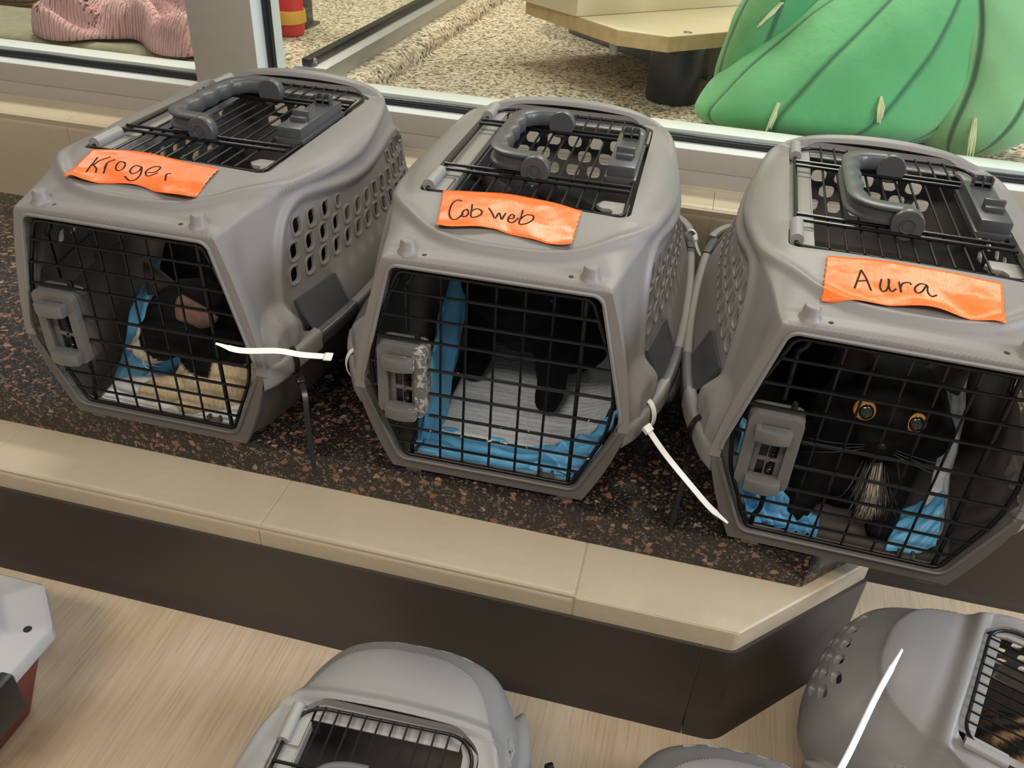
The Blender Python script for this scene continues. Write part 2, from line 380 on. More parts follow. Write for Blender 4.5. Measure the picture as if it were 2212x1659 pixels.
led = obj('terrazzo_ledge', MB().prism([(-3.0, 0), (.297, 0), (.532, .235), (2, .235), (2, .60), (-3.0, .60)], -.0531, 0, .002, 2), 'terrazzo')
tag(led, 'dark speckled terrazzo ledge under the row of pet carriers', 'ledge')
# vinyl cove base
prof = [(0, 0), (.0042, 0), (.0042, -.115), (.0055, -.130), (.009, -.142), (.0145, -.1485), (.0145, -.1502), (0, -.1502)]
def base(name, path):
    mb = MB(); N = len(path); v = []; f = []; n = len(prof)
    P = np.array(path, float)
    for i in range(N):
        a = P[max(i-1, 0)]; b = P[min(i+1, N-1)]; t = (b-a)/np.linalg.norm(b-a); o = np.array((t[1], -t[0]))
        for q in prof: v.append((P[i][0]+o[0]*q[0], P[i][1]+o[1]*q[0], -.0832+q[1]))
    for i in range(N-1):
        for k in range(n): f.append((i*n+k, (i+1)*n+k, (i+1)*n+(k+1) % n, i*n+(k+1) % n))
    f += [tuple(range(n))[::-1], tuple((N-1)*n+k for k in range(n))]
    return struct(obj(name, mb.add(v, f), 'rubberbase'))
base('baseboard_front', [(-3.0, -.0882), (-1, -.0882), (.1935, -.0882)])
cor = rpoly([(.195, -.0882), (.2272, -.0882), (.3852, .0698), (.3852, .24)], [0, .02, .012, 0], 6)
base('baseboard_corner', cor)
base('baseboard_recess', [(.382, .2348), (.66, .2348)])
base('baseboard_back', [(.6612, .2348), (2, .2348)])
struct(obj('wall_recess', MB().box(.36, 2, .235, .30, ZF, -.0531), 'paint'))
# wall under the windows: rounded top blocks
wr = struct(obj('wall_window', MB().box(-3.0, 2.2, .5655, .80, 0, .163), 'mortar'))
pr = [(.5645, 0), (.5645, .135), (.5645, .146)]+[(.5825-.018*math.cos(q), .148+.018*math.sin(q)) for q in np.linspace(0, PI/2, 9)]+[(.586, .1661), (.60, .1662), (.80, .1665), (.80, 0)]
J = [-3.0, -2.618, -2.225, -1.832, -1.44, -1.047, -.655, -.262, .131, .524, .917, 1.31, 2.1]
for a, b in zip(J[:-1], J[1:]):
    v = [(x, p[0], p[1]) for x in (a+.0004, b-.0004) for p in pr]; n = len(pr)
    f = [(k, (k+1) % n, n+(k+1) % n, n+k) for k in range(n)]+[tuple(range(n)), tuple(range(n, 2*n))[::-1]]
    obj('block', MB().add(v, f), 'paint', wr)
# aluminium window frame
wf = struct(obj('window_1', MB().box(-3.0, 2.2, .6503, .70, .1655, .1957).box(-3.0, 2.2, .650, .690, .1960, .2303, .0012).box(-3.0, 2.2, .66, .70, .19, .2), 'alu_face'))
obj('frame_top', MB().box(-3.0, 2.2, .6508, .7, .2300, .2309), 'alu_lit', wf)
obj('caulk', MB().tube([(x, .649+random.uniform(-.001, .001), .167) for x in np.linspace(-3.0, 2.2, 160)], .0035, 6), 'mortar', wf)
for a, b in ((-3.0, -.814), (-.69, 2.2)):
    obj('gasket', MB().tube([(x, .690, .236+.0006*math.sin(x*31)) for x in np.linspace(a, b, 90)], .0075, 8), 'gasket', wf)
    obj('inner_stop', MB().box(a, b, .703, .75, .200, .246, .002), 'alu_lit', wf)
obj('mullion', MB().box(-.814, -.69, .648, .75, .2303, 1.4, .001), 'alu_face', wf)
obj('mullion_side', MB().box(-.6905, -.6895, .6485, .75, .2309, 1.4), 'alu_lit', wf)
obj('gasket', MB().tube([(-.682, .690, z) for z in (.236, .8, 1.4)], .0075, 8), 'gasket', wf)
obj('pane', MB().box(-.69, 2.2, .697, .701, .238, 1.4), 'glass', wf)
obj('pane', MB().box(-3.0, -.814, .697, .701, .238, 1.4), 'glass', wf)
# cat room floor, partition, coved curb
struct(obj('floor_platform', MB().box(-3, 3, .75, 3.2, .10, .20), 'speckle'))
struct(obj('wall_far', MB().box(-3, 3, 3.2, 3.25, .1, 2.6), 'paint'))
pt = struct(obj('window_2', MB().box(-.672, -.606, .7505, 3.2, .20, .262, .002), 'alu'))
obj('gasket', MB().box(-.656, -.636, .7505, 3.2, .262, .276, .003), 'gasket', pt)
obj('pane', MB().box(-.649, -.645, .7505, 3.2, .27, 1.4), 'glass', pt)
obj('screw', MB().lathe([(.0001, .004), (.005, .003), (.006, 0)], (-.636, .765, .270), 'X', 12), 'bolt', pt)
cv = [(-.607, .232)]+[(-.575+.030*math.sin(a), .205+.030*math.cos(a)) for a in np.linspace(0, PI/2, 6)]+[(-.545+.03-.03*math.cos(a)+.0, .205-.005*math.sin(a)) for a in np.linspace(0, PI/2, 4)]+[(-.515, .1995), (-.607, .1995)]
v = [(p[0], y, p[1]) for y in (.7505, 3.2) for p in cv]; n = len(cv)
struct(obj('trim_1', MB().add(v, [(k, (k+1) % n, n+(k+1) % n, n+k) for k in range(n)]+[tuple(range(n)), tuple(range(n, 2*n))[::-1]]), 'speckle'))
# ------------------------------------------------------------------ things in the cat rooms
t = empty('cat_shelf', 'cream laminate shelf unit with clipped corner on a black round leg', 'shelf', (.018, 1.05, .2))
def rel(P, o=(.018, 1.05)): return [(x-o[0], y-o[1]) for x, y in P]
bp = rel([(-.3250, 1.172), (-.0967, .9611), (.0016, .9469), (.0974, 1.039), (.45, 1.39), (.12, 1.70)])
obj('board', MB().prism(bp, .112, .139), 'boardedge', t)
obj('board_top', MB().prism([(x*.996, y*.996+.001) for x, y in bp], .1385, .1400), 'board', t)
c0 = np.array((-.192, 1.0416)); d1 = np.array((.2807, .271)); d1 /= np.linalg.norm(d1); d2 = np.array((-.1472, .1167)); d2 /= np.linalg.norm(d2)
obj('cabinet', MB().prism(rel([tuple(c0), tuple(c0+d1*.55), tuple(c0+d1*.55+d2*.3), tuple(c0+d2*.3)]), .1405, .55, .002), 'board', t)
obj('leg', MB().lathe([(.050, 0), (.053, .004), (.053, .110), (.050, .112)], (0, 0, 0), 'Z', 32), 'black', t)
obj('bolt', MB().lathe([(.009, 0), (.008, .002), (.0001, .0025)], (.015, -.045, .1395), 'Z', 14), 'bolt', t)
obj('bolt', MB().lathe([(.008, -.02), (.010, -.008), (.010, 0)], (-.12, -.07, .112), 'Z', 12), 'bolt', t)
t = empty('litter_box', 'grey plastic litter tub tucked beneath the cream shelf', 'litter box', (-.005, 1.53, .2), -.76)
tub = MB(); ro = rpoly([(-.30, -.19), (.30, -.19), (.30, .19), (-.30, .19)], .07, 7); n = len(ro)
lv = [(.90, .001), (.93, .012), (1.0, .11), (1.035, .112), (1.035, .104)]; lv2 = [(.97, .108), (.90, .02)]
v = [(x*s, y*s, z) for s, z in lv[:3]+[(1.04, .111), (1.04, .118), (.98, .118), (.90, .014)] for x, y in ro]; m = len(v)//n
tub.add(v, [(i*n+k, i*n+(k+1) % n, (i+1)*n+(k+1) % n, (i+1)*n+k) for i in range(m-1) for k in range(n)]+[tuple(range(n))[::-1], tuple((m-1)*n+k for k in range(n))])
obj('tub', tub, 'tub', t)
# plush cactus: lobes are lofted, stripes are dark bands sewn along each lobe
def mk_cactus():
    t_ = NT('green_plush'); a = t_.n('ShaderNodeVertexColor'); a.layer_name = 'col'; n = t_.n('ShaderNodeTexNoise'); n.inputs['Scale'].default_value = 9; n.inputs['Detail'].default_value = 5; t_.l(t_.co(), n.inputs['Vector'])
    t_.l(t_.mix(.35, a.outputs[0], t_.ramp(n.outputs[0], [(.3, (.75, .86, .75, 1)), (.7, (1, 1, 1, 1))]), 'MULTIPLY'), t_.b.inputs['Base Color'])
    t_.b.inputs['Roughness'].default_value = .9; t_.b.inputs['Sheen Weight'].default_value = .3
    t_.bump(n.outputs[0], .35, .02); return t_.m
MAT['cactus'] = mk_cactus()
t = empty('plush_cactus', 'large green striped plush cactus pressed against the window', 'plush toy', (.33, .915, .2))
def lobe(name, base, tip, side, wide, depth, stripes, c1, c2, seed, peak=.16, bend=0):
    rnd = np.random.RandomState(seed); base, tip, sd = np.array(base, float), np.array(tip, float), np.array(side, float); ax = tip-base
    fr = np.cross(sd, ax); fr /= np.linalg.norm(fr); sd /= np.linalg.norm(sd)
    nu, nv = 144, 64; V = []; C = []; g = np.array(lin(c1)[:3]); g2 = np.array(lin(c2)[:3]); dk = np.array(lin((52, 92, 66))[:3])
    for j in range(nv+1):
        q = j/nv; rad = max(0, 1-(1-q/peak)**4)**.5 if q < peak else max(.0, 1-((q-peak)/(1-peak))**1.7)**.85
        for i in range(nu):
            a = 2*PI*i/nu; k = stripes*a/(2*PI)+.25; dst = abs(k-round(k))
            rr = rad*(1-.020*math.exp(-(dst/.06)**2)+.014*math.sin(3*a+6*q+seed)+.010*math.sin(11*q+5*a+seed)+.008*math.sin(23*q-7*a))
            V.append(base+ax*q+sd*(math.cos(a)*wide*rr+bend*math.sin(PI*q))+fr*math.sin(a)*depth*rr)
            s = 1.0 if dst < .040 else max(0, 1-(dst-.040)/.016)
            m = .5+.5*math.sin(a*2+q*4+seed); C.append((g*(1-m)+g2*m)*(1-s*.9)+dk*s*.9)
    F = [(j*nu+i, j*nu+(i+1) % nu, (j+1)*nu+(i+1) % nu, (j+1)*nu+i) for j in range(nv) for i in range(nu)]
    me = bpy.data.meshes.new(name); me.from_pydata([tuple(x) for x in V], [], F); at = me.color_attributes.new('col', 'FLOAT_COLOR', 'POINT')
    at.data.foreach_set('color', np.c_[np.array(C), np.ones(len(C))].ravel().astype(np.float32)); me.polygons.foreach_set('use_smooth', [True]*len(me.polygons)); me.update()
    return obj(name, me, 'cactus', t)
lobe('body_lobe', (-.068, -.05, .0), (.135, .05, .36), (1, .05, 0), .228, .105, 9, (96, 172, 112), (116, 188, 126), 1, .20, .012)
lobe('body_lobe', (.215, -.02, .0), (.135, .055, .36), (1, .1, 0), .118, .105, 8, (128, 184, 128), (140, 192, 138), 2, .42, .060)
lobe('body_lobe', (-.175, -.005, .03), (-.12, .02, .34), (1, .3, 0), .075, .055, 6, (112, 168, 104), (72, 150, 98), 3, .5)
lobe('body_lobe', (.29, .03, .16), (.20, .06, .40), (1, .2, 0), .090, .07, 7, (138, 190, 120), (120, 178, 112), 4, .5)
def tassel(p, d, L):
    mb = MB(); rnd = random.Random(int(p[0]*1e4))
    for k in range(7):
        a = Vector(p)+Vector((rnd.uniform(-.003, .003), rnd.uniform(-.002, .002), 0)); e = a+Vector(d)*L*rnd.uniform(.8, 1.1)+Vector((rnd.uniform(-.004, .004),)*3)
        mb.tube([a, (a+e)/2+Vector((rnd.uniform(-.003, .003), -.002, 0)), e], [.0015, .0022, .0008], 6)
    return obj('tassel', mb, 'tassel', t)
for p, e in (((-.1186, -.1314, .0864), (-.1259, -.1434, .0413)), ((.044, -.1212, .1134), (.051, -.1332, .0709)), ((.2021, -.0983, .0905), (.2141, -.1103, .0252)), ((-.1428, -.0396, .2285), (-.1701, -.0516, .1932))):
    d_ = Vector(e)-Vector(p); tassel(p, d_.normalized(), d_.length)
# ------------------------------------------------------------------ left cat room
t2 = empty('pet_bed', 'olive pet cushion under the pink blanket behind the left window', 'pet bed', (-1.30, 1.02, .2))
cb = rpoly([(-.38, -.24), (.36, -.24), (.36, .02), (-.38, .02)], .11, 8); n = len(cb)
v = [(x*s, -.11+(y+.11)*s, z) for s, z in ((.9, 0), (.985, .005), (.985, .016), (.93, .020)) for x, y in cb]
obj('base', MB().add(v, [(i*n+k, i*n+(k+1) % n, (i+1)*n+(k+1) % n, (i+1)*n+k) for i in range(3) for k in range(n)]+[tuple(range(n))[::-1], tuple(3*n+k for k in range(n))]), 'pattern', t2)
cu = MB()
def cushion(s, z): return [(x*s, -.11+(y+.11)*s, z+(.006*math.sin(9*x+2)*math.cos(7*y) if s < .9 else 0)) for x, y in cb]
lev = [(.90, .020), (.955, .025), (.955, .034), (.90, .041), (.8, .044), (.6, .040), (.4, .038), (.2, .037), (.01, .037)]
v = [p for s, z in lev for p in cushion(s, z)]
obj('cushion', cu.add(v, [(i*n+k, i*n+(k+1) % n, (i+1)*n+(k+1) % n, (i+1)*n+k) for i in range(len(lev)-1) for k in range(n)]), 'olive', t2)
# crumpled ribbed blanket
def hill(u, v, c, r, h): return h*math.exp(-((u-c[0])/r[0])**2-((v-c[1])/r[1])**2)
NX, NY = 120, 100; v = []
for j in range(NY):
    for i in range(NX):
        a, b = i/(NX-1), j/(NY-1)
        x = -.120+.375*a+.03*math.sin(b*7)*(1-a)+.02*math.sin(b*19+2)*(1-a); y = -.20+.10*a*(1-a)-.035*math.sin(a*9)*(1-b)-.02*a+(.31-.20*(1-a)**1.5)*b
        z = .088+hill(a, b, (.12, .25), (.16, .20), .050)+hill(a, b, (.42, .12), (.06, .20), .030)+hill(a, b, (.62, .10), (.14, .07), .040)+hill(a, b, (.88, .10), (.14, .09), .046)+hill(a, b, (.62, .75), (.26, .3), .15)+hill(a, b, (.9, .65), (.2, .3), .11)
        z += .010*math.sin(14*a+5*b*math.sin(6*a))*math.sin(3*b+.6)+.007*math.sin(23*b+11*a)
        e = min(a, 1-a, b, 1-b); z = .074+(z-.074)*min(1, e/.05)**.5
        z += .0016*math.sin(2*PI*(46*a+16*b))*min(1, e/.03)
        v.append((x, y, max(z, .071)))
bl = MB().add(v, [(j*NX+i, j*NX+i+1, (j+1)*NX+i+1, (j+1)*NX+i) for j in range(NY-1) for i in range(NX-1)])
o = obj('blanket', bl, 'pink'); o.location = (-1.160, 1.005, .173); m = o.modifiers.new('s', 'SOLIDIFY'); m.thickness = .012; m.offset = 1
tag(o, 'crumpled pink ribbed knit blanket on the olive pet cushion', 'blanket')
t = empty('scratching_post', 'sisal wrapped scratching post behind the pink blanket', 'scratching post', (-1.585, 1.145, .2))
mb = MB()
for k in range(26): mb.tube([(.058*math.cos(a), .058*math.sin(a), .012+k*.0092) for a in np.linspace(0, 2*PI, 25)[:-1]], .0052, 6, True)
obj('rope', mb, 'sisal', t); obj('post', MB().lathe([(.055, 0), (.055, .26)], (0, 0, 0), 'Z', 20), 'sisal', t)
obj('foot', MB().lathe([(.075, 0), (.075, .01), (.06, .012)], (0, 0, 0), 'Z', 24), 'black', t)
t = empty('fish_toy', 'mottled green fish toy lying behind the pet cushion', 'cat toy', (-1.47, 1.20, .2), .1)
obj('body', MB().ell((0, 0, .03), (.085, .028, .03)).ell((.06, 0, .03), (.05, .03, .028)), 'toygreen', t)
obj('tail_fin', MB().prism([(-.075, 0), (-.125, .025), (-.115, 0), (-.125, -.025)], .025, .035, .002), 'toygreen', t)
t = empty('orange_toy', 'small orange toy beside the green fish toy', 'cat toy', (-1.340, 1.215, .2))
obj('body', MB().ell((0, 0, .032), (.038, .034, .032)).ell((.005, -.005, .068), (.024, .022, .02)), 'orange', t)
obj('eye', MB().ell((-.004, -.026, .073), (.004, .003, .004)), 'black', t); obj('eye', MB().ell((.014, -.026, .073), (.004, .003, .004)), 'black', t)
t = empty('shelf_post', 'black square post standing behind the glass partition', 'post', (-.945, 1.33, .2))
obj('post', MB().box(-.028, .028, -.028, .028, .004, .5, .003), 'black', t); obj('foot_plate', MB().box(-.04, .04, -.04, .04, 0, .006, .001), 'black', t)
t = empty('toy_bag', 'red and yellow crinkly bag beside the black post', 'bag', (-.925, 1.225, .2))
bg = [(-.045, 0, .002), (.045, 0, .002)]
mb = MB(); lv = [(.04, .030, .002), (.046, .034, .03), (.044, .032, .09), (.040, .022, .15), (.042, .010, .20), (.044, .003, .22)]
v = [(a*math.cos(q)*(1+.05*math.sin(5*q+z*60)), b*math.sin(q), z) for a, b, z in lv for q in np.linspace(0, 2*PI, 25)[:-1]]
obj('bag', mb.add(v, [(i*24+k, i*24+(k+1) % 24, (i+1)*24+(k+1) % 24, (i+1)*24+k) for i in range(5) for k in range(24)]+[tuple(range(24))[::-1], tuple(5*24+k for k in range(24))]), 'redtoy', t)
obj('band', MB().lathe([(.0475, .030), (.0480, .034), (.0475, .055), (.0465, .058)], (0, 0, 0), 'Z', 24), 'yellow', t)
o = obj('purple_mat', MB().prism(rpoly([(-.22, -.05), (.22, -.05), (.22, .12), (-.22, .12)], .03), 0, .012, .003), 'purple'); o.location = (-.98, 1.86, .2); tag(o, 'flat purple mat far behind the glass partition', 'mat')
# ================================================================== pet carrier (built once, copied)
L0 = [(.160, 0), (.158, .03), (.165, .06), (.177, .12), (.186, .2), (.190, .3), (.188, .4), (.180, .46), (.163, .505), (.125, .532), (.07, .541), (0, .543)]
L1 = [(.1215, 0), (.128, .03), (.134, .06), (.147, .113), (.160, .2), (.164, .28), (.156, .37), (.144, .44), (.129, .482), (.098, .508), (.052, .518), (0, .520)]
LB = [(.1175, .002), (.121, .03), (.130, .06), (.140, .12), (.147, .2), (.150, .3), (.148, .4), (.142, .445), (.128, .480), (.098, .500), (.052, .508), (0, .510)]
NF, NS = 96, 260
def z_split(y): return .117+.015*smst(.02, .09, y)+.017*smst(.2, .52, y)
def side_path(P, tmpl):
    D = []; m = len(P)
    for Q in (P, tmpl):
        Q = np.array(Q, float); out = []
        for i in range(m-1):
            p1, p2 = Q[i], Q[i+1]; p0 = Q[i-1] if i else 2*p1-p2; p3 = Q[i+2] if i+2 < m else np.array((-Q[i][0], Q[i][1]))
            t = np.linspace(0, 1, 30, endpoint=False)[:, None]
            out.append(.5*((2*p1)+(p2-p0)*t+(2*p0-5*p1+4*p2-p3)*t**2+(3*p1-p0-3*p2+p3)*t**3))
        D.append(np.vstack(out+[Q[-1:]]))
    L = np.r_[0, np.cumsum(np.linalg.norm(np.diff(D[1], axis=0), axis=1))]; s = np.linspace(0, L[-1], NS+1)
    return np.stack([np.interp(s, L, D[0][:, k]) for k in (0, 1)], 1)
def ring(P):
    R = side_path(P, L0); x0, y0 = R[0]
    fr = np.stack([np.linspace(-x0, x0, NF+1)[:-1], np.full(NF, y0)], 1)
    return np.vstack([fr, R, (R[1:-1]*(-1, 1))[::-1]])       # front left..right, right side to rear centre, left side back
R0, R1, RB = ring(L0), ring(L1), ring(LB); N = len(R0)
isfront = np.zeros(N, bool); isfront[:NF+1] = True
def z_ridge(y): return np.interp(y, [0, .02, .06, .113, .2, .28, .37, .44, .485, .53], [.286, .288, .291, .297, .295, .296, .302, .309, .312, .312])
def z_top(x, y):
    z = np.interp(y, [0, .02, .05, .08, .12, .16, .46, .476, .486, .496, .52], [.2925, .2945, .303, .3105, .3165, .3175, .3170, .317, .329, .333, .330])
    return z-.010*smst(.44, .50, y)*(np.abs(x)/.13)**2-.004*(np.abs(x)/.15)**2
BEAD1 = [(-.035, .035, .300), (0, .034, .299), (.045, .036, .300), (.08, .047, .302), (.113, .078, .304), (.140, .113, .303), (.153, .158, .300), (.161, .2, .297), (.1655, .248, .2935), (.166, .288, .292), (.161, .329, .294), (.154, .377, .299), (.145, .43, .306), (.131, .475, .312), (.11, .502, .322)]
BEAD2 = [(.165, .052, .12), (.155, .058, .17), (.150, .0634, .200), (.145, .0782, .236), (.1445, .0953, .268), (.147, .112, .283), (.153, .14, .289), (.160, .17, .284), (.168, .22, .275), (.1715, .2755, .268), (.169, .33, .267), (.163, .375, .271), (.157, .425, .274), (.153, .47, .270), (.150, .498, .25), (.154, .51, .21), (.160, .512, .15)]
PANEL = [(.064, .105), (.069, .17), (.0745, .200), (.088, .234), (.102, .262), (.116, .274), (.14, .279), (.17, .275), (.22, .266), (.2755, .259), (.33, .258), (.375, .262), (.425, .265), (.465, .261), (.488, .245), (.497, .20), (.495, .105)]
def leaf(cy, cz, s=1.0, flip=False, hy=.0108, hz=.0108):
    q = [(cy-hy*s*.95, cz-hz*s), (cy+hy*s*.75, cz-hz*s), (cy+hy*s*.95, cz+hz*s), (cy-hy*s*.75, cz+hz*s)]
    r = [.002, .010*s, .002, .010*s] if not flip else [.010*s, .002, .010*s, .002]
    return rpoly(q, r, 5)
VENTS = []
for k in range(4): VENTS.append(leaf(.1206+.0308*k, .2570-.0008*k, .56 if k == 3 else .76))
for k in range(4): VENTS.append(leaf(.3985+.0295*k, .2510+.0006*k, (.56, .76, .76, .70)[k], True))
for k in range(13): VENTS.append(leaf(.104+.0308*k, .2315-.0016*max(0, k-7), .76, k > 6))
for k in range(13): VENTS.append(leaf(.0945+.0308*k, .2055-.0016*max(0, k-7), .76, k > 6))
REARV = [rpoly([(x-.0105, z-.009), (x+.0105, z-.009), (x+.0105, z+.009), (x-.0105, z+.009)], .006, 4) for x, z in
         [(-.066+.033*k, .258) for k in range(5)]+[(-.082+.033*k, .234) for k in range(6)]+[(-.066+.033*k, .21) for k in range(5)]]
DOOR = rpoly([(-.1125, .282), (.1125, .282), (.1485, .135), (.1465, .112), (.108, .0225), (-.108, .0225), (-.1465, .112), (-.1485, .135)], [.013, .013, .03, .03, .016, .016, .03, .03], 7)
TOPO = rpoly([(-.122, .126), (.122, .124), (.121, .482), (-.121, .482)], [.010, .016, .042, .042], 8)
def grid_mesh(rows):
    V = np.vstack(rows); nr = len(rows); i, k = np.meshgrid(np.arange(nr-1), np.arange(N), indexing='ij'); k2 = (k+1) % N
    a, b, c, d = (i*N+k).ravel(), (i*N+k2).ravel(), ((i+1)*N+k2).ravel(), ((i+1)*N+k).ravel()
    return V, np.vstack([np.stack([a, b, c], 1), np.stack([a, c, d], 1)])
def build_upper():
    NL, NK = 62, 46; rows = []; y0 = R0[:, 1]; zs0 = z_split(y0); zs1 = z_ridge(R1[:, 1])
    for j in range(NL+1):
        t = j/NL; P = R0*(1-t)+R1*t; z = zs0+(zs1-zs0)*t
        n2 = P-np.array((0, .27)); b = .0045*4*t*(1-t); P = P+np.stack([np.sign(P[:, 0])*b*(np.abs(P[:, 0]) > .02)*np.where(isfront, np.abs(P[:, 0])/np.abs(P[NF, 0]), 1), np.where(P[:, 1] > .45, b*1.8*smst(.45, .51, P[:, 1]), 0)], 1)
        rows.append(np.c_[P, z])
    top = rows[-1]; sp = np.stack([np.zeros(N), np.clip(top[:, 1], .07, .43)], 1)
    for k in range(1, NK+1):
        q = k/NK; q = q**1.25; P = top[:, :2]*(1-q)+sp*q
        d = np.full(N, 9.)
        for c in range(0, N, 100): d[c:c+100] = np.sqrt(((P[c:c+100, None]-top[None, ::2, :2])**2).sum(2)).min(1)
        R = .010+.022*smst(.015, .06, P[:, 1])+.012*smst(.4, .5, np.abs(P[:, 0])/.2)*(P[:, 1] < .03)*0; e = np.clip(d/R, 0, 1)
        zt = z_top(P[:, 0], P[:, 1]); z = top[:, 2]+(zt-top[:, 2])*np.sqrt(1-(1-e)**2)
        rows.append(np.c_[P, z])
    V, T = grid_mesh(rows); nr = len(rows); G = V.reshape(nr, N, 3)
    du = np.roll(G, -1, 1)-np.roll(G, 1, 1); dv = np.gradient(G, axis=0); nn = np.cross(du, dv); nn /= np.linalg.norm(nn, axis=2, keepdims=True)+1e-12
    nn = nn.reshape(-1, 3); row = np.repeat(np.arange(nr), N); colm = np.tile(np.arange(N), nr); fr = isfront[colm] & (row <= NL)
    if (nn[(row > NL+10)][:, 2]).mean() < 0: nn = -nn
    def bead(P, amp, wd, t0, t1):
        C = cr(P, 260); d2 = np.full(len(V), 9.); am = np.zeros(len(V)); ka = np.linspace(0, 1, 260); ka = (smst(0, t0, ka) if t0 else 1)*(1-smst(1-t1, 1, ka))
        A = np.abs(V)*(1, 0, 0)+V*(0, 1, 1)
        S0 = A[::1]; snap = []
        ok = ~fr
        idx = np.where(ok & (V[:, 0] >= -.06))[0]; W = V[idx]
        for c in C: snap.append(W[((W-c)**2).sum(1).argmin()])
        snap = np.array(snap); ker = np.hanning(43)[1:-1]; ker /= ker.sum(); pad = np.pad(snap, ((20, 20), (0, 0)), 'edge'); snap = np.stack([np.convolve(pad[:, k], ker, 'valid') for k in range(3)], 1)
        for c in range(0, len(A), 4000): q2 = ((A[c:c+4000, None]-snap[None])**2).sum(2); k2_ = q2.argmin(1); d2[c:c+4000] = q2.min(1); am[c:c+4000] = ka[k2_]
        return np.where(ok, amp*am*np.exp(-d2/wd**2), 0)
    disp = bead(BEAD1, .0054, .0068, 0, .16)+bead(BEAD2, .0046, .0060, .05, .2)
    yz = (V[:, 1], V[:, 2]); sidew = (~fr) & (row <= NL)
    pin = sdf(PANEL, *yz); disp -= np.where(sidew, .0032*smst(.003, -.003, pin) if False else .0032*(1-smst(-.003, .003, pin)), 0)
    disp -= np.where(sidew & (np.abs(V[:, 0]) > .1), .0045*(1-smst(.72, .97, row/NL))*np.exp(-((V[:, 1]-.025)/.010)**2), 0)
    # skirt flaring out to the rail
    zs = z_split(V[:, 1]); lo = .150+.012*(1-np.clip((V[:, 2]-zs)/.075, 0, 1))
    skirt = np.where(sidew, smst(0, .010, V[:, 1]-lo)*(1-smst(.425, .435, V[:, 1]))*(1-smst(.0, .070, V[:, 2]-zs)), 0)
    for yc, hw, zt_, am in ((.046, .034, .192, .017), (.502, .026, .200, .012)):
        uy = np.clip(1-((V[:, 1]-yc)/hw)**2, 0, 1); uz = 1-smst(.55, 1.0, (V[:, 2]-zs)/np.maximum((zt_-zs)*np.sqrt(uy)+1e-6, 1e-6)); disp += np.where(sidew & (np.abs(V[:, 0]) > .1), am*smst(0, .55, uy)*uz, 0)
    V = V+nn*disp[:, None]; V[:, 0] += np.sign(V[:, 0])*skirt*.0150
    # openings
    phi = np.full(len(V), 1.)
    phi[fr] = sdf(DOOR, V[fr, 0], V[fr, 2])
    cap = row > NL-2; phi[cap & ~fr] = np.minimum(phi[cap & ~fr], sdf(TOPO, V[cap & ~fr, 0], V[cap & ~fr, 1]))
    for x in (-.0774, .0774):
        m = row > NL; phi[m] = np.minimum(phi[m], np.hypot(V[m, 0]-x, V[m, 1]-.0115)-.0028)
    sd = sidew & (np.abs(V[:, 0]) > .11) & (V[:, 1] > .05) & (V[:, 1] < .50)
    for P in VENTS: phi[sd] = np.minimum(phi[sd], sdf(P, V[sd, 1], V[sd, 2]))
    rr = (row <= NL) & (V[:, 1] > .49) & (np.abs(V[:, 0]) < .12)
    for P in REARV: phi[rr] = np.minimum(phi[rr], sdf(P, V[rr, 0], V[rr, 2]))
    bvh = BVHTree.FromPolygons([tuple(p) for p in V], [tuple(t) for t in T])
    v, f = clip_tris(V, T, phi)
    me = bpy.data.meshes.new('upper_shell'); me.from_pydata(v, [], f); fin(me, True, 60)
    o = bpy.data.objects.new('tmp', me); COL.objects.link(o); m = o.modifiers.new('s', 'SOLIDIFY'); m.thickness = .0028; m.offset = -1
    me2 = baked(o); bpy.data.objects.remove(o); mb = MB()
    mb.v = [tuple(q.co) for q in me2.vertices]; mb.f = [tuple(p.vertices) for p in me2.polygons]
    # moulded rims round every side vent
    for P in VENTS:
        c = np.mean(P, 0)
        for sg in (-1, 1):
            pts = []
            for p in P:
                q = c+(np.array(p)-c)*1.26; h = bvh.ray_cast(Vector((sg*.4, q[0], q[1])), Vector((-sg, 0, 0)))
                if h[0] is not None: pts.append(h[0]+Vector((sg*.0004, 0, 0)))
            if len(pts) == len(P): mb.tube(pts, .0017, 5, True)
    # raised lip round the door opening, upper half
    lip = [(x, -.0006, z) for x, z in DOOR if z > .118]; i0 = max(range(len(lip)), key=lambda i: (Vector(lip[i])-Vector(lip[i-1])).length); lip = lip[i0:]+lip[:i0]
    mb.tube(lip, .0024, 6)
    # jamb behind the front frame
    A = [(x, .0, z) for x, z in DOOR if z > .118]; A = A[i0:]+A[:i0]; mb.strip(A, [(x*.985, .013, .15+(z-.15)*.985) for x, y, z in A])
    # recess walls round the top opening
    A = [(x, y) for x, y in TOPO]; A.append(A[0]); P3 = []
    for x, y in A:
        h = bvh.ray_cast(Vector((x, y, .5)), Vector((0, 0, -1))); P3.append((x, y, h[0].z-.0006))
    mb.strip(P3, [(x*.995, .30+(y-.30)*.995, .3045) for x, y, z in P3])
    me = mb.mesh('upper_shell', True, 58); me.materials.append(MAT['shell']); return me, bvh
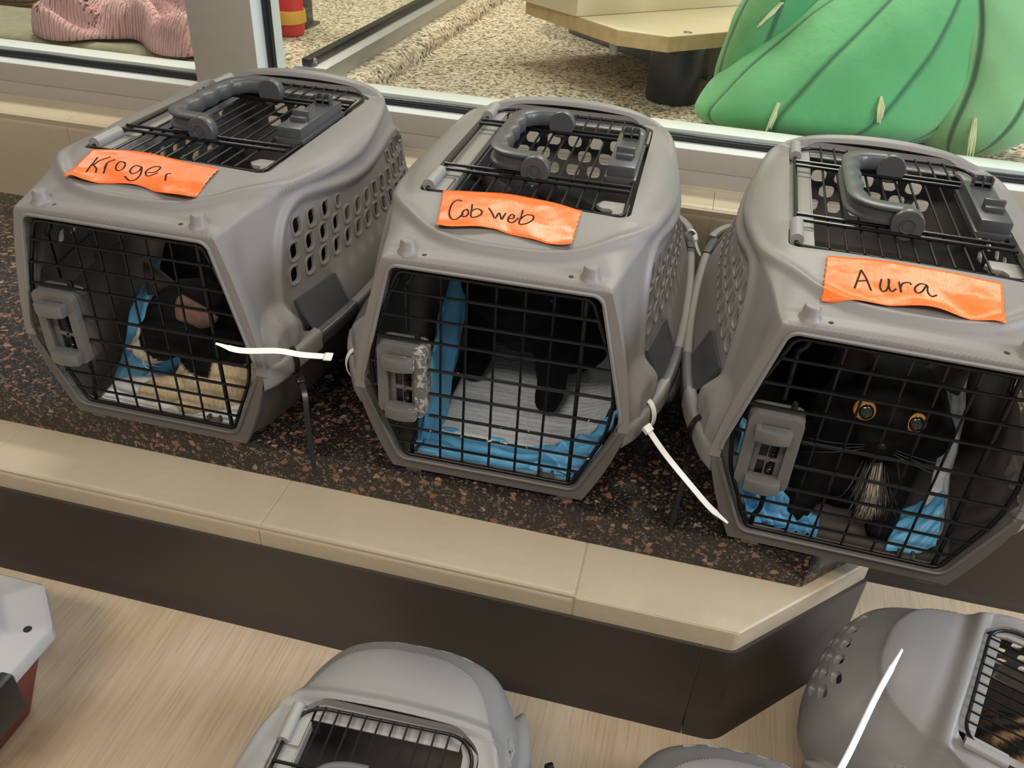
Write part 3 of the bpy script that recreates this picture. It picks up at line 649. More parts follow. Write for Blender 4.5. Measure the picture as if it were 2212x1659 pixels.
def build_lower():
    NL, NK = 40, 8; rows = []; zs0 = z_split(R0[:, 1])-.0004
    for j in range(NL+1):
        t = j/NL; P = R0*np.array((.981, 1))*(1-t)-np.stack([0*R0[:, 0], np.where(R0[:, 1] > .4, .0032, 0)], 1)*(1-t)+RB*t; z = (zs0+.004*(~isfront))*(1-t)+.0065*t
        b = .004*4*t*(1-t); P = P+np.stack([np.sign(P[:, 0])*b*np.where(isfront, np.abs(P[:, 0])/np.abs(P[NF, 0]), 1), 0*z], 1)
        rows.append(np.c_[P, z])
    top = rows[-1]; sp = np.stack([np.zeros(N), np.clip(top[:, 1], .07, .43)], 1)
    for k in range(1, NK+1):
        q = k/NK; rows.append(np.c_[top[:, :2]*(1-q)+sp*q, np.full(N, .0065)])
    V, T = grid_mesh(rows); row = np.repeat(np.arange(len(rows)), N); colm = np.tile(np.arange(N), len(rows)); fr = isfront[colm] & (row <= NL)
    sd = ~fr & (row <= NL); V[:, 0] -= np.where(sd, np.sign(V[:, 0])*.003*np.exp(-((V[:, 1]-.025)/.010)**2), 0)
    phi = np.full(len(V), 1.); phi[fr] = sdf(DOOR, V[fr, 0], V[fr, 2])
    v, f = clip_tris(V, T, phi); me = bpy.data.meshes.new('lower_shell'); me.from_pydata(v, [], f); fin(me, True, 40)
    o = bpy.data.objects.new('tmp', me); COL.objects.link(o); m = o.modifiers.new('s', 'SOLIDIFY'); m.thickness = .0028; m.offset = -1
    me2 = baked(o); bpy.data.objects.remove(o); mb = MB(); mb.v = [tuple(q.co) for q in me2.vertices]; mb.f = [tuple(p.vertices) for p in me2.polygons]
    A = [(x, .0, z) for x, z in DOOR if z < .1168]; i0 = max(range(len(A)), key=lambda i: (Vector(A[i])-Vector(A[i-1])).length); A = A[i0:]+A[:i0]
    mb.tube([(x, -.0006, z) for x, y, z in A], .0022, 6); mb.strip(A, [(x*.985, .013, .15+(z-.15)*.985) for x, y, z in A])
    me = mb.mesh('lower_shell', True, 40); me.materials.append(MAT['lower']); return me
UP, BVH = build_upper(); LOW = build_lower()
def surf(x, y): return BVH.ray_cast(Vector((x, y, .6)), Vector((0, 0, -1)))[0].z
def wall_x(y, z):
    h = BVH.ray_cast(Vector((.5, y, z)), Vector((-1, 0, 0))); return h[0].x if h[0] else .18
def mirror(mb, sg):
    if sg > 0: return mb
    m = MB(); m.v = [(-x, y, z) for x, y, z in mb.v]; m.f = [tuple(q[::-1]) for q in mb.f]; return m
RP = rpoly([(-.5, -.5), (.5, -.5), (.5, .5), (-.5, .5)], .28, 4)
def rprof(w_, h_): return [(a*w_, b*h_) for a, b in RP]
RAIL = [(.1835, .045), (.1905, .08), (.198, .13), (.2035, .20), (.206, .27), (.206, .35), (.203, .42), (.198, .465), (.188, .500), (.170, .525)]
RAILC = cr(RAIL, 90)
def rail_pts(y0, y1, n=24):
    ys = np.linspace(y0, y1, n); return [(np.interp(y, RAILC[:, 1], RAILC[:, 0]), y, z_split(y)-.002) for y in ys]
def base_x(y, z):
    t = (z-z_split(y))/(z_ridge(y)-z_split(y)); X0, X1 = np.array(L0[:9]), np.array(L1[:9])
    return np.interp(y, X0[:, 1], X0[:, 0])*(1-t)+np.interp(y, X1[:, 1], X1[:, 0])*t+.0045*4*t*(1-t)
def side_parts(root, sg):
    mb = MB().sweep(rprof(.013, .017), rail_pts(.168, .432), (0, 0, 1)); obj('side_rail', mirror(mb, sg), 'shell', root)
    for y0, y1 in ((.078, .166), (.434, .482)):
        mb = MB().sweep(rprof(.0145, .019), rail_pts(y0, y1, 14), (0, 0, 1))
        A = []; B = []; D = []
        for y in np.linspace(y0+.004, y1-.004, 12):
            z = float(z_split(y)); xr = np.interp(y, RAILC[:, 1], RAILC[:, 0])
            zt = z+.046; hs = [wall_x(yy, zt) for yy in np.linspace(y0+.004, min(y1, .150) if y1 < .2 else y1-.004, 5)]; bx = np.interp(y, np.linspace(y0+.004, min(y1, .150) if y1 < .2 else y1-.004, 5), hs)+.0012+(max(0, y-.150)*.35 if y1 < .2 else 0); A.append((bx-.006, y, zt-.001)); D.append((bx+.0022, y, zt)); B.append((xr-.004, y, z+.005))
        k = len(A); mb.add(A+D+B, [(i, i+1, k+i+1, k+i) for i in range(k-1)]+[(k+i, k+i+1, 2*k+i+1, 2*k+i) for i in range(k-1)]+[(0, k, 2*k), (k-1, 3*k-1, 2*k-1)])
        obj('side_clip', mirror(mb, sg), 'clip', root)
    # front ear: bar looping from the front frame to the rail, with a moulded hump behind the tie hole
    bar = cr([(.150, .006, .108), (.162, .019, .112), (.1735, .038, .120), (.1835, .058, .1265), (.190, .080, .1295)], 22)
    mb = MB().sweep(rprof(.0155, .029), bar, (0, 0, 1))
    q_ = MB().prism(rpoly([(.150, .046), (.172, .046), (.186, .062), (.190, .080), (.150, .080)], .004, 3), .116, .140, .004); mb.add(q_.v, q_.f)
    obj('tie_ear', mirror(mb, sg), 'shell', root)
    bar = cr([(.1995, .484, .1455), (.192, .505, .1475), (.178, .526, .149), (.155, .540, .1495), (.130, .545, .149)], 18)
    mb = MB().sweep(rprof(.0145, .026), bar, (0, 0, 1))
    obj('tie_ear', mirror(mb, sg), 'shell', root)
DOORW = rpoly([(-.1045, .2735), (.1025, .2735), (.131, .20), (.1385, .150), (.1345, .105), (.103, .0255), (-.1015, .0255), (-.1345, .105), (-.1405, .150), (-.131, .20)], [.012, .012, .1, .1, .1, .010, .010, .1, .1, .1], 6)
def door_x(z, sg):
    P = np.array(DOORW); best = 0
    for i in range(len(P)):
        a, b = P[i-1], P[i]
        if (a[1]-z)*(b[1]-z) <= 0 and a[1] != b[1]:
            x = a[0]+(b[0]-a[0])*(z-a[1])/(b[1]-a[1])
            if x*sg > best: best = x*sg
    return sg*best
DY = .0055
def door_parts(root):
    d = obj('front_door', MB().tube([(x, DY, z) for x, z in DOORW], .0024, 8, True), 'wire', root)
    for z, x0 in ((.2505, None), (.2205, None), (.1925, None), (.1565, -.071), (.124, -.071), (.093, -.071), (.0695, None), (.047, None)):
        xa = door_x(z, -1); xb = door_x(z, 1)
        obj('wire_bar', MB().tube([(x0 if x0 else xa, DY-.0032, z-.0005), (xb, DY-.0032, z+.0015)], .0018 if x0 is None else .0021, 6), 'wire', d)
        if x0: obj('wire_bar', MB().tube([(xa, DY-.0032, z), (-.124, DY-.0032, z)], .0018, 6), 'wire', d)
    for xa, xb in ((-.0577, -.0582), (-.0288, -.031), (.0026, .0017), (.0337, .0336), (.0639, .0627)):
        obj('wire_bar', MB().tube([(xa, DY, .2735), (xb, DY, .0255)], .0015, 6), 'wire', d)
    obj('hinge_rod', MB().tube([(.0965, DY, .2755), (.0985, DY+.002, .0165)], .0026, 8), 'wire', d)
    obj('hinge_rod', MB().tube([(.0905, DY+.008, .279), (.0925, DY+.006, .268), (.0935, DY+.004, .25)], .002, 8), 'wire', d)
    rod = cr([(-.0905, .012, .285), (-.0905, .012, .270), (-.0925, .012, .262), (-.0975, .012, .256), (-.0985, .012, .248), (-.0985, .012, .198)], 30)
    obj('latch_rod', MB().tube(rod, .0028, 8), 'wire', d)
    rod = cr([(-.0905, .012, .10), (-.0905, .012, .062), (-.091, .012, .048), (-.094, .012, .041), (-.0955, .012, .036), (-.0955, .012, .016)], 26)
    obj('latch_rod', MB().tube(rod, .0028, 8), 'wire', d)
    # latch block: frame with a 2 x 2 window, two thumb tabs, springs
    l = MB(); X0, X1, Z0, Z1 = -.1295, -.0725, .0915, .1875
    def pr(poly, y0, y1, b):
        m = MB().prism(poly, y0, y1, b, 2); return [(x, z, y) for x, y, z in m.v], [q[::-1] for q in m.f]
    l.add(*pr(rpoly([(X0+.004, Z0), (X1-.001, Z0), (X1, Z1), (X0, Z1)], .009, 5), .0045, .019, .0015))
    # front ring plate
    o_ = rpoly([(X0, Z0+.002), (X1, Z0), (X1-.001, Z1-.001), (X0+.001, Z1)], .009, 5); i_ = rpoly([(X0+.0125, Z0+.008), (X1-.0125, Z0+.008), (X1-.0125, Z1-.012), (X0+.0125, Z1-.012)], .004, 5)
    n = len(o_); v = [(x, y, z) for P, y in ((o_, .003), (o_, -.0035), ([(x*.985+sum(p[0] for p in o_)/n*.015, z*.985+sum(p[1] for p in o_)/n*.015) for x, z in o_], -.0065), (i_, -.0065), (i_, .003)) for x, z in P]
    l.add(v, [(i*n+k, i*n+(k+1) % n, (i+1)*n+(k+1) % n, (i+1)*n+k) for i in range(4) for k in range(n)])
    la = obj('latch', l, 'latch', root)
    g = MB(); a, b, c, e = X0+.0125, X1-.0125, Z0+.008, Z1-.012
    g.box(a, a+.0075, .0005, .004, c, e, .0006).box(b-.0055, b, .0005, .004, c, e, .0006).box(a+.0155, a+.0195, .0003, .004, c, e, .0006).box(a, b, .0003, .004, .1245, .129, .0006)
    obj('window_grille', g, 'latch', la)
    obj('window_back', MB().box(a, b, .0035, .0044, c, e), 'black', la)
    for zc in (.168, .1015):
        m = MB(); w2 = .0185; xc = -.1015+(.0015 if zc < .12 else -.001)
        arc = [(xc-w2, .0), (xc-w2, -.013)]+[(xc+w2*q, -.016-.004*(1-q*q)) for q in np.linspace(-1, 1, 9)]+[(xc+w2, -.013), (xc+w2, .0)]
        m.prism(arc, zc-.0085, zc+.0065, .0016, 2)
        if zc > .12:
            for k in range(4): m.box(xc-.012, xc+.012, -.0150+k*.0032, -.0138+k*.0032, zc+.006, zc+.0076, .0003)
        obj('thumb_tab', m, 'latch', la)
    for z0, z1 in ((.131, .150), (.110, .124)):
        obj('spring', MB().tube([(b-.011+.0035*math.cos(t), .0005+.0035*math.sin(t), z0+(z1-z0)*t/(2*PI*6)) for t in np.linspace(0, 2*PI*6, 90)], .0007, 5), 'spring', la)
    obj('latch_pin', MB().lathe([(.0034, 0), (.0032, .007), (.0024, .0095), (.0001, .010)], (-.0865, .012, .1868), 'Z', 12), 'black', la)
    obj('door_catch', MB().box(.062, .080, .012, .018, .0095, .026, .001).box(.062, .066, .010, .018, .02, .031, .001).box(.076, .080, .010, .018, .02, .031, .001), 'lower', root)
def top_parts(root):
    fr = rpoly([(-.1135, .131), (.1145, .128), (.1135, .474), (-.1135, .471)], [.008, .014, .036, .036], 8)
    d = obj('top_door', MB().tube([(x, y, .3135) for x, y in fr], .0024, 8, True), 'wire', root)
    for k in range(10):
        x = -.080+.01763*k; obj('wire_bar', MB().tube([(x, .1295, .3155), (x, .4725, .3155)], .0015, 6), 'wire', d)
    for y in (.1915, .2075, .3755, .3915):
        obj('wire_bar', MB().tube([(-.114, y, .3185), (.114, y, .3185)], .0021, 6), 'wire', d)
    # carrying handle folded to the left
    h = MB(); P = cr([(.004, .209), (-.020, .2085), (-.040, .213), (-.0535, .230), (-.0565, .262), (-.0565, .335), (-.053, .366), (-.040, .382), (-.020, .388), (.004, .389)], 70)
    def ring_(w_, z, inset, bumps):
        out = []
        for i, (x, y) in enumerate(P):
            a = P[max(0, i-1)]; b = P[min(len(P)-1, i+1)]; t = (b-a)/np.linalg.norm(b-a); nrm = np.array((t[1], -t[0]))
            if nrm@(np.array((-.01, .299))-P[i]) < 0: nrm = -nrm
            s_ = w_
            if bumps and .225 < y < .37 and x < -.045: s_ += .0022*math.sin((y-.225)/.145*2*PI*4.0)
            out.append((x+nrm[0]*s_, y+nrm[1]*s_, z))
        return out
    lv = [ring_(-.0085, .324, 0, 0), ring_(-.0085, .3265, 0, 0), ring_(-.0045, .3285, 0, 0), ring_(-.0045, .338, 0, 0), ring_(-.0085, .340, 0, 0), ring_(-.0085, .3425, 0, 0), ring_(-.006, .3440, 0, 0), ring_(.009, .3440, 0, 1), ring_(.0115, .3415, 0, 1), ring_(.0125, .334, 0, 1), ring_(.0115, .3265, 0, 1), ring_(.009, .324, 0, 1)]
    n = len(P); m = len(lv); v = [p for r_ in lv for p in r_]
    h.add(v, [((i)*n+k, i*n+k+1, ((i+1) % m)*n+k+1, ((i+1) % m)*n+k) for i in range(m) for k in range(n-1)]+[tuple(i*n for i in range(m)), tuple(i*n+n-1 for i in range(m))[::-1]])
    ho = obj('handle', h, 'handle', root)
    for y, sg in ((.1995, -1), (.3835, 1)):
        obj('pivot', MB().lathe([(.0165, 0), (.0175, .0012), (.0175, .0138), (.0165, .015)], (0, y-.0075, .3285), 'Y', 28), 'handle', ho)
        yy = y+sg*.0076
        obj('pivot_pin', MB().lathe([(.0086, 0), (.0084, sg*.0012), (.0074, sg*.0012), (.0070, sg*.0003), (.0052, sg*.0003), (.0050, sg*.0008), (.0001, sg*.0009)], (0, yy, .3285), 'Y', 24), 'clip', ho)
        obj('pivot_clamp', MB().box(-.009, .009, y-.006, y+.006, .311, .322, .002), 'handle', ho)
    lb = obj('latch_box', MB().box(.0805, .1145, .236, .366, .3175, .3325, .0025).box(.078, .117, .234, .368, .311, .3185, .0015), 'clip', root)
    obj('slide_tab', MB().box(.0875, .1085, .261, .2745, .3315, .3385, .0015).box(.0865, .1095, .270, .2755, .3315, .3445, .0018), 'clip', lb)
    t = MB().box(.087, .109, .338, .349, .3315, .3335, .0008); t.box(.087, .109, .3475, .3495, .332, .346, .0008)
    for x in (.087, .0972, .1072): t.box(x, x+.0018, .3385, .348, .332, .346, .0004)
    t.box(.087, .109, .3385, .348, .338, .3397, .0004)
    obj('slide_tab', t, 'clip', lb)
    obj('slide_groove', MB().box(.086, .110, .2755, .3375, .3322, .3328), 'clip', lb)
    for y0, y1 in ((.140, .189), (.419, .468)):
        hg = MB().tube([(-.1135, y0, .3155), (-.1135, y1, .3155)], .0075, 12); hg.box(-.1135, -.094, y0, y1, .308, .3105)
        obj('hinge', hg, 'plate', root)
    p = MB().box(-.1215, -.0945, .128, .462, .3045, .3075, .0008).box(-.0945, -.0925, .145, .455, .290, .3075, .0008)
    obj('ledge_plate', p, 'plate', root)
    hk = rpoly([(.117, .1285), (.117, .180), (.086, .180), (.079, .166), (.086, .158), (.0965, .158), (.1005, .150), (.097, .1285)], .004, 4)
    obj('hook_plate', MB().prism(hk, .3045, .3095, .0008), 'plate', root)
    hk = rpoly([(.119, .40), (.119, .455), (.100, .471), (.094, .466), (.100, .452), (.104, .40)], .004, 4)
    obj('hook_plate', MB().prism(hk, .3045, .3095, .0008), 'plate', root)
    b = MB()
    b.box(-.092, .094, .458, .4815, .3045, .3065, .0006)
    obj('rear_plate', b, 'plate', root)
def make_carrier(shell_mat='shell'):
    root = bpy.data.objects.new('pet_carrier', None); COL.objects.link(root); root.empty_display_size = .05
    obj('upper_shell', UP, None, root); obj('lower_shell', LOW, None, root)
    for sg in (1, -1): side_parts(root, sg)
    for sg in (1, -1):
        x = sg*.0965; z = surf(x, .0165)
        obj('peg', MB().lathe([(.0135, -.004), (.0108, .0008), (.0088, .0024), (.0082, .0105), (.0066, .0125), (.0001, .0128)], (x, .0165, z), 'Z', 22), 'shell', root)
    for x, y in ((-.092, .012), (.097, .012), (-.105, .44), (.105, .44)):
        obj('foot', MB().box(x-.010, x+.010, y-.008, y+.03, .0002, .009, .0015), 'lower', root)
    door_parts(root); top_parts(root); return root
TAPES = {1:{"top":[[-0.1016,0.1207],[-0.0441,0.128],[0.0097,0.12],[0.0679,0.1148]],"bot":[[-0.087,0.046],[-0.0561,0.0533],[-0.0294,0.0578],[0.0057,0.0575],[0.0398,0.0484],[0.0715,0.0441]],"ink":[[[-0.0823,0.1026],[-0.078,0.0854],[-0.0747,0.0695]],[[-0.0678,0.1068],[-0.0752,0.0956],[-0.0757,0.0838]],[[-0.0756,0.0844],[-0.0681,0.0793],[-0.0646,0.0722]],[[-0.0614,0.0891],[-0.0551,0.0731]],[[-0.0598,0.0821],[-0.063,0.0944],[-0.058,0.1015]],[[-0.044,0.0984],[-0.0495,0.0982],[-0.0492,0.0908],[-0.0454,0.0833],[-0.0402,0.0805],[-0.0371,0.0843],[-0.0395,0.0932],[-0.044,0.0984]],[[-0.0187,0.0941],[-0.0272,0.0951],[-0.0274,0.0857],[-0.0235,0.0787],[-0.0182,0.0773],[-0.016,0.0845],[-0.0187,0.0941],[-0.0101,0.0782],[-0.0094,0.0665],[-0.0153,0.0636],[-0.0257,0.0706]],[[-0.0053,0.0832],[0.0027,0.0864],[0.0046,0.0941],[0.002,0.0986],[-0.0053,0.0976],[-0.0085,0.0885],[-0.005,0.0802],[0.0006,0.0772],[0.0076,0.0857]],[[0.0246,0.0723],[0.0197,0.084],[0.0233,0.0878]]]},2:{"top":[[-0.0913,0.1269],[-0.0278,0.137],[0.0266,0.1326],[0.0688,0.1214]],"bot":[[-0.0761,0.0488],[-0.0245,0.0618],[0.0014,0.0595],[0.0689,0.0483]],"ink":[[[-0.0633,0.1056],[-0.0694,0.1068],[-0.0727,0.0982],[-0.0713,0.0824],[-0.0671,0.0725],[-0.0617,0.07],[-0.058,0.0748],[-0.0553,0.0807]],[[-0.0532,0.09],[-0.0561,0.0868],[-0.0564,0.0798],[-0.0541,0.0764],[-0.0508,0.0779],[-0.0499,0.0836],[-0.0532,0.09]],[[-0.0505,0.1012],[-0.0481,0.0893],[-0.0457,0.078],[-0.0405,0.0782],[-0.0363,0.0833],[-0.037,0.0912],[-0.0432,0.0939],[-0.0477,0.088]],[[-0.0316,0.1002],[-0.0251,0.0912],[-0.02,0.082],[-0.0189,0.0927],[-0.0173,0.0938],[-0.0126,0.0822],[-0.0119,0.0892],[-0.0111,0.0954]],[[-0.0054,0.0857],[-0.0011,0.0861],[-0.0004,0.0911],[-0.004,0.0937],[-0.006,0.0872],[-0.0046,0.0804],[0.0012,0.079],[0.0052,0.0877]],[[0.006,0.1043],[0.0072,0.0907],[0.0079,0.0776],[0.0136,0.0769],[0.019,0.0818],[0.021,0.0902],[0.0183,0.0961],[0.0115,0.0946],[0.0077,0.085]]]},3:{"top":[[-0.0833,0.1108],[-0.0321,0.1156],[0.0388,0.1142],[0.0834,0.1103]],"bot":[[-0.0879,0.0382],[-0.0634,0.0389],[-0.0085,0.0447],[0.0332,0.0447],[0.0772,0.0422]],"ink":[[[-0.0507,0.0927],[-0.0542,0.0759],[-0.0574,0.0608]],[[-0.0507,0.0927],[-0.0461,0.0778],[-0.0416,0.0621]],[[-0.0557,0.0719],[-0.0446,0.0762]],[[-0.0319,0.0813],[-0.0332,0.07],[-0.031,0.0646],[-0.0269,0.0675],[-0.0247,0.078],[-0.0251,0.0838],[-0.0248,0.072],[-0.0225,0.0662],[-0.0182,0.0706]],[[-0.0156,0.0809],[-0.0145,0.0734],[-0.0138,0.0665]],[[-0.0145,0.0722],[-0.0116,0.0801],[-0.0057,0.0826],[-0.0041,0.0796]],[[0.011,0.0854],[0.005,0.085],[-0.0008,0.0757],[0.0008,0.069],[0.0058,0.0727],[0.0113,0.0849],[0.0111,0.074],[0.0145,0.0679],[0.0195,0.072]]]}}
# ================================================================== place the carriers
def small_mesh(me, name, k, mat):
    m = me.copy(); m.name = name
    for v in m.vertices:
        y = v.co.y
        if y > .476: v.co.z -= .016*float(smst(.484, .492, y))*float(smst(.24, .31, v.co.z))
        if y > .4835: v.co.y = .4835+(y-.4835)*k
    m.materials.clear(); m.materials.append(MAT[mat]); return m
proto = make_carrier()
CARR = []
DAT = [(-.5128, -.0145, 0, .0042, 1, 'grey pet carrier on the ledge, leftmost, holding the black and white cat'),
       (-.0887, .0039, 0, .0155, 1, 'grey pet carrier, middle of the three on the ledge, tape reads Cobweb'),
       (.318, -.0084, 0, -.0332, 1, 'grey pet carrier, rightmost on the ledge, tape reads Aura'),
       (-.0770, -.6660, ZF, .04, .7320, 'small grey pet carrier standing on the floor before the middle of the bench'),
       (.7740, -.2560, ZF, 1.185, .745, 'small grey pet carrier on the floor by the bench corner with tabby fur inside'),
       (.243, -.672, ZF, .03, .70, 'grey pet carrier of which only the domed rear edge shows at bottom')]
UPS = small_mesh(UP, 'small_upper_shell', 2.9, 'shell_small'); LOWS = small_mesh(LOW, 'small_lower_shell', 2.9, 'lower')
for i, (x, y, z, t, s, lab) in enumerate(DAT):
    r = dup(proto) if i < len(DAT)-1 else proto
    r.location = (x, y, z); r.rotation_euler = (0, 0, t); r.scale = (s, s, s); tag(r, lab, 'pet carrier', 'grey pet carriers'); CARR.append(r)
    if s < 1:
        for c in r.children:
            if c.data is UP: c.data = UPS
            elif c.data is LOW: c.data = LOWS
            elif c.data and c.name.startswith(('tie_ear', 'side_clip', 'side_rail')):
                if c.data.materials[0] is MAT['shell']:
                    c.data = c.data.copy(); c.data.materials.clear(); c.data.materials.append(MAT['shell_small'])
for r in CARR: r.name = 'tmp'
for i, r in enumerate(CARR): r.name = 'pet_carrier' if i == 0 else 'pet_carrier.%03d' % i
# orange tape with handwriting, one strip on each carrier of the ledge
TL = {1: 'orange tape strip handwritten with a six letter name', 2: 'orange tape strip handwritten Cobweb', 3: 'orange tape strip handwritten Aura'}
for c in (1, 2, 3):
    D = TAPES[c]; n1, n2 = 64, 22; A, B = cr(D['top'], n1), cr(D['bot'], n1); V = []; rnd = random.Random(c)
    ph = [rnd.uniform(0, 6) for _ in range(4)]
    def lift(a, b):
        return .0012+.0009*(math.sin(a*9+ph[0]+b*2)*math.sin(b*4+ph[1])+.7*math.sin(a*17-b*5+ph[2]))*(.3+b)+(.0045*max(0, b-.78)/.22*max(0, math.sin(a*7+ph[3])))+.0009
    for j in range(n2):
        for i in range(n1):
            a, b = i/(n1-1), j/(n2-1); p = A[i]*(1-b)+B[i]*b
            if i in (0, n1-1): p = p+np.array((.0007*math.sin(j*2.3+c), 0))
            V.append((p[0], p[1], surf(p[0], p[1])+lift(a, b)))
    mb = MB().add(V, [(j*n1+i, (j+1)*n1+i, (j+1)*n1+i+1, j*n1+i+1) for j in range(n2-1) for i in range(n1-1)])
    tp = obj('tape_label', mb, 'tape', CARR[c-1], TL[c], angle=60); m = tp.modifiers.new('s', 'SOLIDIFY'); m.thickness = .0003; m.offset = 1
    tb = BVHTree.FromPolygons([Vector(v) for v in V], [q for q in mb.f]); ink = MB()
    for st in D['ink']:
        P = cr(st, max(8, 6*len(st))); P3 = []
        for x, y in P:
            h = tb.ray_cast(Vector((x, y, .6)), Vector((0, 0, -1))); P3.append((x, y, (h[0].z if h[0] else surf(x, y))+.0004))
        ink.tube(P3, .00105, 8, flat=.35, up=(0, 0, 1))
    obj('handwriting', ink, 'ink', tp, 'dark marker handwriting')
# ------------------------------------------------------------------ zip ties
def zip_tie(label, loop_c, loop_n, rx, rz, tail, mat, group=None, head=None, wd=.0032):
    t = empty('zip_tie', label, 'zip tie', loop_c, 0, group); c = Vector(loop_c); nrm = Vector(loop_n).normalized(); s = nrm.cross((0, 0, 1)).normalized()
    L = [s*rx*math.cos(a)+Vector((0, 0, 1))*rz*math.sin(a) for a in np.linspace(0, 2*PI, 41)[:-1]]
    mb = MB(); N = len(L); k0 = len(mb.v)
    for i, p in enumerate(L):
        o = p.normalized()
        for a, b in ((-wd, 0), (wd, 0), (wd, .0014), (-wd, .0014)): mb.v.append(tuple(p+nrm*a+o*b))
    mb.f += [(i*4+k, ((i+1) % N)*4+k, ((i+1) % N)*4+(k+1) % 4, i*4+(k+1) % 4) for i in range(N) for k in range(4)]
    P = [Vector(p)-c for p in tail]; P = [Vector(p) for p in cr([tuple(p) for p in P], 40)]
    d = (P[1]-P[0]).normalized(); sd = d.cross(Vector((.45, -.62, .6))).normalized(); up = sd.cross(d).normalized(); n = len(P); v = []; f = []
    for i, p in enumerate(P):
        tt = (P[min(i+1, n-1)]-P[max(i-1, 0)]).normalized(); sd = (sd-tt*sd.dot(tt)).normalized(); up = sd.cross(tt).normalized(); w_ = wd*(1 if i < n-5 else .75-.1*(i-n+5))
        for a, b in ((-w_, -.0006), (w_, -.0006), (w_, .0007), (-w_, .0007)): v.append(p+sd*a+up*b)
    for i in range(n-1):
        for k in range(4): f.append((i*4+k, i*4+(k+1) % 4, (i+1)*4+(k+1) % 4, (i+1)*4+k))
    f += [(0, 1, 2, 3), tuple((n-1)*4+k for k in (3, 2, 1, 0))]; mb.add(v, f)
    obj('strap', mb, mat, t)
    h = Vector(head)-c if head else P[0]
    q = MB(); q.box(-wd*1.5, wd*1.5, -.0045, .0045, -.004, .004, .0012)
    R = Matrix((sd, d, sd.cross(d))).transposed().to_4x4(); q.v = [tuple(R @ Vector(p)+h) for p in q.v]
    obj('head', q, mat, t); return t
zip_tie('black zip tie hanging from the right ear of the leftmost carrier', (-.3394, .0262, .120), (.5, .8, 0), .0115, .0185, [(-.3292, .0235, .0945), (-.3185, .010, .082), (-.3105, -.006, .055), (-.3030, -.018, .025), (-.2937, -.031, -.006)], 'tie_black')
zip_tie('white zip tie sticking leftward from the middle carrier\'s left ear', (-.2627, .0430, .120), (-.5, .8, 0), .0125, .0195, [(-.2765, -.004, .1555), (-.3012, -.020, .1632), (-.3223, -.032, .1712), (-.3599, -.045, .1722), (-.3861, -.050, .1791)], 'tie_white')
w1 = COL.objects[-1] if False else None
zip_tie('white zip tie slanting down from the middle carrier\'s right ear', (.0842, .0460, .120), (.5, .8, 0), .0125, .0195, [(.0905, .012, .125), (.1156, -.005, .1063), (.1512, -.020, .0794), (.1709, -.035, .0709), (.1899, -.050, .0683)], 'tie_white')
zip_tie('black zip tie dangling from the rightmost carrier\'s left ear', (.1460, .0353, .120), (-.5, .8, 0), .0115, .0185, [(.1400, .030, .0955), (.1396, .015, .0735), (.1381, .004, .0420), (.1352, -.010, .0007)], 'tie_black')
zip_tie('white zip tie lying across the small carrier at the bench corner', (.2835, -.315, -.10), (.3, -.8, .2), .010, .013, [(.283, -.3165, -.030), (.2930, -.2890, .014), (.3115, -.2500, .0195), (.3400, -.1870, .0185), (.3709, -.1250, .0180)], 'tie_white')
zip_tie('black zip tie clipped on the floor carrier before the bench', (.0560, -.262, -.122), (.6, .3, .1), .010, .012, [(.064, -.262, -.132), (.066, -.258, -.138), (.067, -.256, -.143)], 'tie_black')
zip_tie('short white zip tie end behind the middle carrier\'s right side', (.104, .470, .150), (.2, .9, 0), .010, .017, [(.1085, .444, .1665), (.1150, .435, .1560), (.1220, .430, .1460)], 'tie_white', wd=.0022)
# ------------------------------------------------------------------ pads inside the carriers
def at(ci, p):
    x, y, z, t = DAT[ci-1][:4]; return (x+p[0]*math.cos(t)-p[1]*math.sin(t), y+p[0]*math.sin(t)+p[1]*math.cos(t), z+p[2])
def sheet(rows, nu, nv, amp, seed, freq=3.0):
    """rows of control points -> smooth crumpled sheet"""
    G = np.array([cr(r, nu) for r in rows]); H = np.stack([cr(G[:, i], nv) for i in range(nu)], 1); rnd = np.random.RandomState(seed); W = rnd.uniform(-1, 1, (6, 4))
    u, v = np.meshgrid(np.linspace(0, 1, nu), np.linspace(0, 1, nv)); h = np.zeros_like(u)
    for a in W: h += np.abs(np.sin(PI*freq*(u*a[0]*2+v*a[1]*2+a[2])))*a[3]
    h = h/2.2; du = np.gradient(H, axis=1); dv = np.gradient(H, axis=0); n = np.cross(du, dv); n /= np.linalg.norm(n, axis=2, keepdims=True)+1e-9
    H = H+n*(h*amp)[:, :, None]; H[:, :, 2] = np.maximum(H[:, :, 2], .0105)
    return MB().add([tuple(p) for p in H.reshape(-1, 3)], [(j*nu+i, j*nu+i+1, (j+1)*nu+i+1, (j+1)*nu+i) for j in range(nv-1) for i in range(nu-1)])
def pad(ci, label, parts):
    x, y, z, t = DAT[ci-1][:4]; first = None
    for nm, mat, mb in parts:
        o = obj(nm, mb, mat, first, None, angle=80); m = o.modifiers.new('s', 'SOLIDIFY'); m.thickness = .0012
        if first is None: first = o; o.location = (x, y, z); o.rotation_euler = (0, 0, t); tag(o, label, 'pet pad', 'absorbent pads in the carriers')
